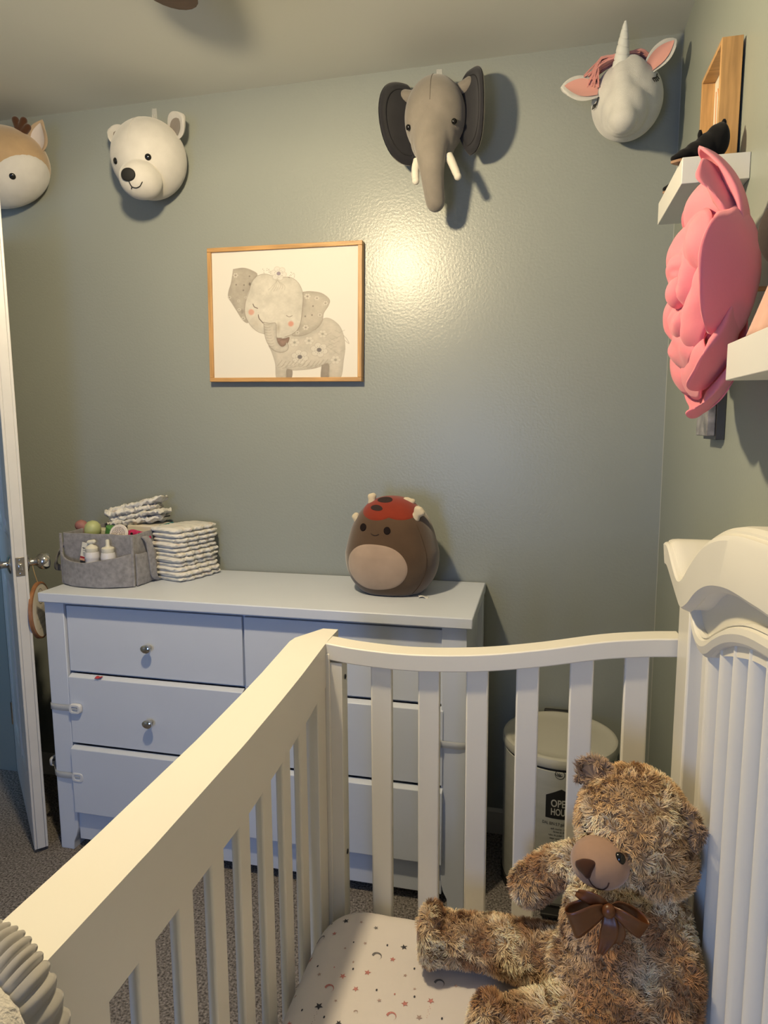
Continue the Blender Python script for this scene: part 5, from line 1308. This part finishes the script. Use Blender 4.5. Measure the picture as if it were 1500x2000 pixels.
def teddy():
    o0 = Vector((.13, 1.05, MT+.002))
    root = thing('teddy_bear', o0, 'large curly golden-brown teddy bear with brown bow seated in the crib corner', 'teddy bear')
    base = mat('teddy_base', (.34, .22, .12), 1.0, .05, sheen=.2)
    furm = mat('teddy_fur', (.4, .3, .2), .75, .15, attr=True, sheen=.15)
    vel = mat('velour_tan', (.36, .225, .15), .95, .1, sheen=.4, var=.05, vscale=60)
    g = G(); V_ = Vector
    HC = V_((.163, 1.105, .705))
    g.ell(HC, (.090, .092, .097), 32, 22)
    g.ell((.193, 1.085, .668), (.064, .070, .052), 26, 16)              # cheeks and jaw
    g.ell((.128, 1.052, .686), (.048, .044, .046), 24, 16)              # muzzle root
    g.ell((.150, 1.10, .605), (.062, .060, .05), 24, 14)               # neck
    g.ell((.150, 1.095, .515), (.096, .088, .120), 32, 22)              # trunk
    g.ell((.135, 1.080, .445), (.104, .104, .088), 32, 20)              # seat
    # photo-left arm, resting sideways towards the far slats
    g.capsule((.085, 1.150, .600), (.035, 1.170, .565), .034, .033); g.capsule((.035, 1.170, .565), (-.002, 1.168, .528), .033, .036)
    # photo-right arm, hanging down beside the headboard
    g.capsule((.205, 1.055, .600), (.222, 1.005, .53), .036, .035); g.capsule((.222, 1.005, .53), (.206, .972, .442), .035, .040); g.ell((.204, .968, .430), (.040, .042, .044), 20, 14)
    # legs spread on the mattress
    g.capsule((.075, 1.120, .420), (-.07, 1.160, .404), .056, .045); g.capsule((-.07, 1.160, .404), (-.160, 1.155, .402), .044, .043)
    g.ell((-.182, 1.145, .414), (.026, .046, .058), 24, 16)
    g.capsule((.135, 1.015, .425), (.02, .985, .408), .062, .055); g.capsule((.02, .985, .408), (-.045, .968, .402), .054, .048)
    g.ell((-.062, .958, .414), (.030, .050, .062), 24, 16)
    body = blob('body', g, base, root, vox=.0055, smooth=8)
    zmin = .0085+0.0
    for v in body.data.vertices:
        if v.co.z < .004: v.co.z = .004
    body.data.update()
    # face parts: smooth velour muzzle
    MC = V_((.104, 1.022, .690)); fd = V_((-.50, -.86, .02)).normalized()
    st = Star(MC, (.045, .0425, .0375))
    mz = st.body('muzzle', vel, root, 44, 28)
    R_ = Matrix.Rotation(math.radians(24), 3, fd)
    rgt = (fd.cross(V_((0, 0, 1)))).normalized(); upv = rgt.cross(fd).normalized()
    rgt = R_ @ rgt; upv = R_ @ upv      # head is tipped over
    if rgt.x < 0: rgt, = (-rgt,)
    def fdir(a, b):    # a to the bear's image-right, b up, degrees
        d = fd+rgt*math.tan(math.radians(a))+upv*math.tan(math.radians(b)); return d.normalized()
    def fpatch(name, ol, m, off, raise_=.004):
        g = G(); n = len(ol); v = [tuple(st.pt(fdir(sum(p[0] for p in ol)/n, sum(p[1] for p in ol)/n), off+raise_))]; cxx = sum(p[0] for p in ol)/n; cyy = sum(p[1] for p in ol)/n
        R = 6
        for i in range(1, R+1):
            f = i/R
            for a, b in ol: v.append(tuple(st.pt(fdir(cxx+(a-cxx)*f, cyy+(b-cyy)*f), (off+raise_*math.sqrt(max(0, 1-f*f))) if f < 1 else -.0008)))
        g.add(v, [(0, 1+k, 1+(k+1) % n) for k in range(n)]+[(1+(i-1)*n+k, 1+i*n+k, 1+i*n+(k+1) % n, 1+(i-1)*n+(k+1) % n) for i in range(1, R) for k in range(n)])
        return build(name, g, m, root, angle=80)
    nose = [tuple(q) for q in bez([(-24, 26), (-4, 30), (18, 28), (24, 20), (12, 4), (0, -10), (-10, 2), (-25, 16), (-24, 26)], 34)[:-1]]
    fpatch('nose', nose, mat('brown_felt', (.055, .022, .012), .85, .1, sheen=.2), .0015)
    th = mat('brown_thread', (.05, .02, .012), .7)
    for pts in ([(0, -9), (0, -22), (2, -34)], [(2, -34), (14, -43), (30, -38), (38, -28)]):
        g = G(); g.tube([st.pt(fdir(a, b), .0008) for a, b in bez(pts, 12)], .0009, 6); build('stitched_mouth', g, th, root)
    for (p, nrm) in (((.1295, 1.003, .712), (-.25, -.9, .25)), ((.088, 1.062, .716), (-.8, -.55, .2))):
        n = V_(nrm).normalized(); c = V_(p)
        g = G(); g.lathe([(0, .0075)]+[(.0095*math.sin(t), .0075*math.cos(t)) for t in np.linspace(.2, PI/2, 7)]+[(.008, -.006)], c, n, 20); build('eye', g, m_black, root)
    # ears
    def tear(c, out, face, r, nm='ear'):
        out, face = V_(out).normalized(), V_(face).normalized(); face = (face-out*out.dot(face)).normalized(); sd = out.cross(face); c = V_(c)
        g = G()
        def P(u, v, s):
            a = PI*(v*1.2-.1); rr = r*u; return c+sd*(rr*math.cos(a))+out*(rr*math.sin(a)*1.05)+face*(s*.010*math.sqrt(max(0, 1-u*u))+.010*u*u)
        g.grid(lambda u, v: tuple(P(u, v, 1)), 12, 24); g.grid(lambda u, v: tuple(P(u, v, -1)), 12, 24)
        e = build(nm, g, base, root)
        me = e.data; f = fur(me, 2600, .013, .0015, earcol, seed=9, skip=lambda q: np.zeros(len(q), bool) if False else ((q-np.array(c-o0)-np.array(out)*r*.42) @ np.array(face) > .0005) & (np.linalg.norm(q-np.array(c-o0)-np.array(out)*r*.40, axis=1) < r*.66), down=(0, 0, 0))
        fo = link('ear_fur', f, furm, e); fo['kind'] = 'stuff'
        g = G(); g.grid(lambda u, v: tuple(P(u*.74, v, 1)+face*.0015+face*.0012*math.sin(v*40)*u), 10, 60); build('inner_ear', g, mat('ear_velour', (.27, .185, .125), .95, .1, sheen=.4), e)
        return e
    def earcol(p): return np.array((.36, .24, .15))
    tear((.104, 1.125, .778), (-.30, .15, .95), (-.45, -.85, .1), .031)
    tear((.236, 1.075, .735), (.50, -.25, .75), (-.45, -.80, .35), .030)
    # colours of the mottled pile
    gold, cream, brown, tan = map(np.array, ((.56, .36, .18), (.78, .64, .45), (.25, .125, .058), (.50, .345, .195)))
    def colfn(p):
        w = V_(p)+o0
        n1 = noise.noise((w.x*16, w.y*16, w.z*16+4)); n2 = noise.noise((w.x*34+7, w.y*34, w.z*34)); n3 = noise.noise((w.x*80, w.y*80+3, w.z*80))
        v = n1*1.1+n2*.7+n3*.5
        if w.z > .61:    # head: golden with pale crown patch
            c = gold.copy(); k = min(1, max(0, v*1.4+.08)); c = c*(1-k)+cream*k
            if v < -.25: k = min(1, (-.25-v)*2); c = c*(1-k)+tan*k*.9
            d = (w-V_((.205, 1.05, .775))).length; 
            if d < .05: k = (1-d/.05); c = c*(1-k)+cream*1.05*k
            if w.z < .655: k = min(1, (.655-w.z)/.025); c = c*(1-k)+cream*.9*k
            return c
        c = tan.copy(); k = min(1, max(0, v*2.0)); c = c*(1-k)+cream*k
        k = min(1, max(0, -v*2.2+.12)); c = c*(1-k)+brown*1.25*k
        # dark chest and belly front
        if w.x > .02 and w.z < .60:
            d = math.hypot((w.x-.115)/.055, (w.z-.49)/.085)
            if w.y < 1.06 and d < 1.2: k = min(1, (1.25-d)*1.6)*.92; c = c*(1-k)+brown*(1.15+1.0*max(0, n2))*k
            d = (w-V_((.060, 1.02, .53))).length
            if d < .05: k = (1-d/.05); c = c*(1-k)+cream*k
            d = (w-V_((.165, 1.0, .52))).length
            if d < .04: k = (1-d/.04)*.8; c = c*(1-k)+cream*k
        return c
    mcl = np.array(MC-o0)
    muz = lambda q: np.linalg.norm((q-mcl)/np.array([.0425, .043, .0375]), axis=1) < 1.04
    soleL = V_((-.200, 1.145, .414))-o0
    sole_ = lambda q: (q[:, 0] < soleL.x) & (np.hypot(q[:, 1]-soleL.y, q[:, 2]-soleL.z) < .033)
    f = fur(body.data, 115000, .0125, .0012, colfn, seed=2, curl=1.5, skip=lambda q: muz(q) | sole_(q))
    fo = link('fur', f, furm, body); fo['kind'] = 'stuff'
    # foot pad of the far leg
    g = G(); g.ell((-.200, 1.145, .414), (.009, .036, .044), 24, 14); build('foot_pad', g, vel, root)
    # satin ribbon bow
    sat = mat('brown_satin', (.11, .036, .010), .38, .5, var=.08, vscale=30)
    bw = thing('ribbon_bow', (.118, .985, .640), None, None); bw.parent = root; bw.location = V_((0, 0, 0)); bw.name = 'ribbon_bow'
    def loop(ctrl, wv, w0=.018, w1=.030, name='bow_loop'):
        q = bez(ctrl, 30); Wv = V_(wv).normalized(); n = len(q)
        def P(u, v):
            i = int(round(u*(n-1))); t = u; w = w0+(w1-w0)*math.sin(PI*min(1, t*1.0)); return tuple(V_(q[i])+Wv*(w*(v-.5))+V_((0, -.0015*math.sin(v*PI*3)*(1-math.sin(PI*t)), 0)))
        g = G(); g.grid(P, n, 8); build(name, g, sat, bw, solid=.0008, angle=80)
    K = V_((.113, .974, .650))
    loop([K, K+V_((-.018, -.012, -.004)), K+V_((-.046, -.020, -.022)), K+V_((-.055, -.010, -.028)), K+V_((-.045, .004, -.022)), K+V_((-.015, .006, -.004)), K], (-.35, -.15, 1), .012, .050)
    loop([K, K+V_((.018, -.012, -.002)), K+V_((.040, -.014, -.016)), K+V_((.052, -.006, -.024)), K+V_((.040, .008, -.014)), K+V_((.014, .006, 0)), K], (.45, -.1, 1), .012, .030)
    loop([K, K+V_((-.014, -.006, .010)), K+V_((-.034, -.004, .016)), K+V_((-.046, .004, .014))], (.5, 0, .9), .012, .022, 'bow_tail')
    loop([K, K+V_((.002, -.012, -.020)), K+V_((-.001, -.012, -.045)), K+V_((-.010, -.014, -.068))], (1, -.2, .1), .010, .026, 'bow_tail')
    loop([K, K+V_((.012, -.010, -.018)), K+V_((.016, -.008, -.036)), K+V_((.014, -.004, -.055))], (1, -.2, .1), .010, .020, 'bow_tail')
    g = G(); g.ell(K+V_((0, -.008, 0)), (.010, .009, .011), 18, 12); build('bow_knot', g, sat, bw)
teddy()

# ------------------------------------------------------------------ fleece blanket over the near end of the rail
def blanket():
    zt = .884
    path = [(-.575, .55), (-.572, .70), (-.563, .82), (-.545, .885), (-.515, .905), (-.475, .908), (-.440, .903), (-.412, .880), (-.395, .80), (-.388, .66), (-.386, .50)]
    q = bez(path, 60)
    root = thing('fleece_blanket', (-.475, .25, .89), 'cream fleece blanket with ribbed grey border draped over the near crib rail', 'blanket')
    fl = mat('cream_fleece', (.58, .55, .49), 1.0, .05, sheen=.5, var=.12, vscale=38, bump=1.0, bscale=120, bdist=.006)
    rb = mat('ribbed_grey', (.33, .315, .29), .85, .15, sheen=.3)
    def P(u, v, off=0.0, rib=0.0):
        f = u*59; i = min(int(f), 58); t = f-i; x, z = q[i]*(1-t)+q[i+1]*t
        tx, tz = q[i+1]-q[i]; L = math.hypot(tx, tz); nx, nz = -tz/L, tx/L
        if nz < 0 and abs(nz) > .5: nx, nz = -nx, -nz
        y = .02+v*.412+.012*math.sin(u*7)+.006*math.sin(u*15)
        h = off+.006*noise.noise((u*6, v*6, 1.))
        return (x+nx*h, y, z+nz*h)
    g = G(); g.grid(lambda u, v: P(u, v, .010*math.sin(PI*min(1, v*1.0))**.3 if v < 1 else 0), 120, 60); build('fleece', g, fl, root, solid=.010, angle=80)
    g = G()
    def Pr(u, v):
        w = v*.042; f = u*59; i = min(int(f), 58); t = f-i; x, z = q[i]*(1-t)+q[i+1]*t
        tx, tz = q[i+1]-q[i]; L = math.hypot(tx, tz); nx, nz = -tz/L, tx/L
        y = .02+.412+.012*math.sin(u*7)+.006*math.sin(u*15)-.004+w
        h = .004+.0026*math.sin(u*2*PI*38)*math.sin(PI*min(1, v*1.02))**.5+.006*math.sin(PI*v)
        return (x+nx*h, y+.0018*math.sin(u*2*PI*38)*v, z+nz*h)
    g.grid(Pr, 620, 10); build('ribbed_border', g, rb, root, solid=.004, angle=80, merge=False)
blanket()
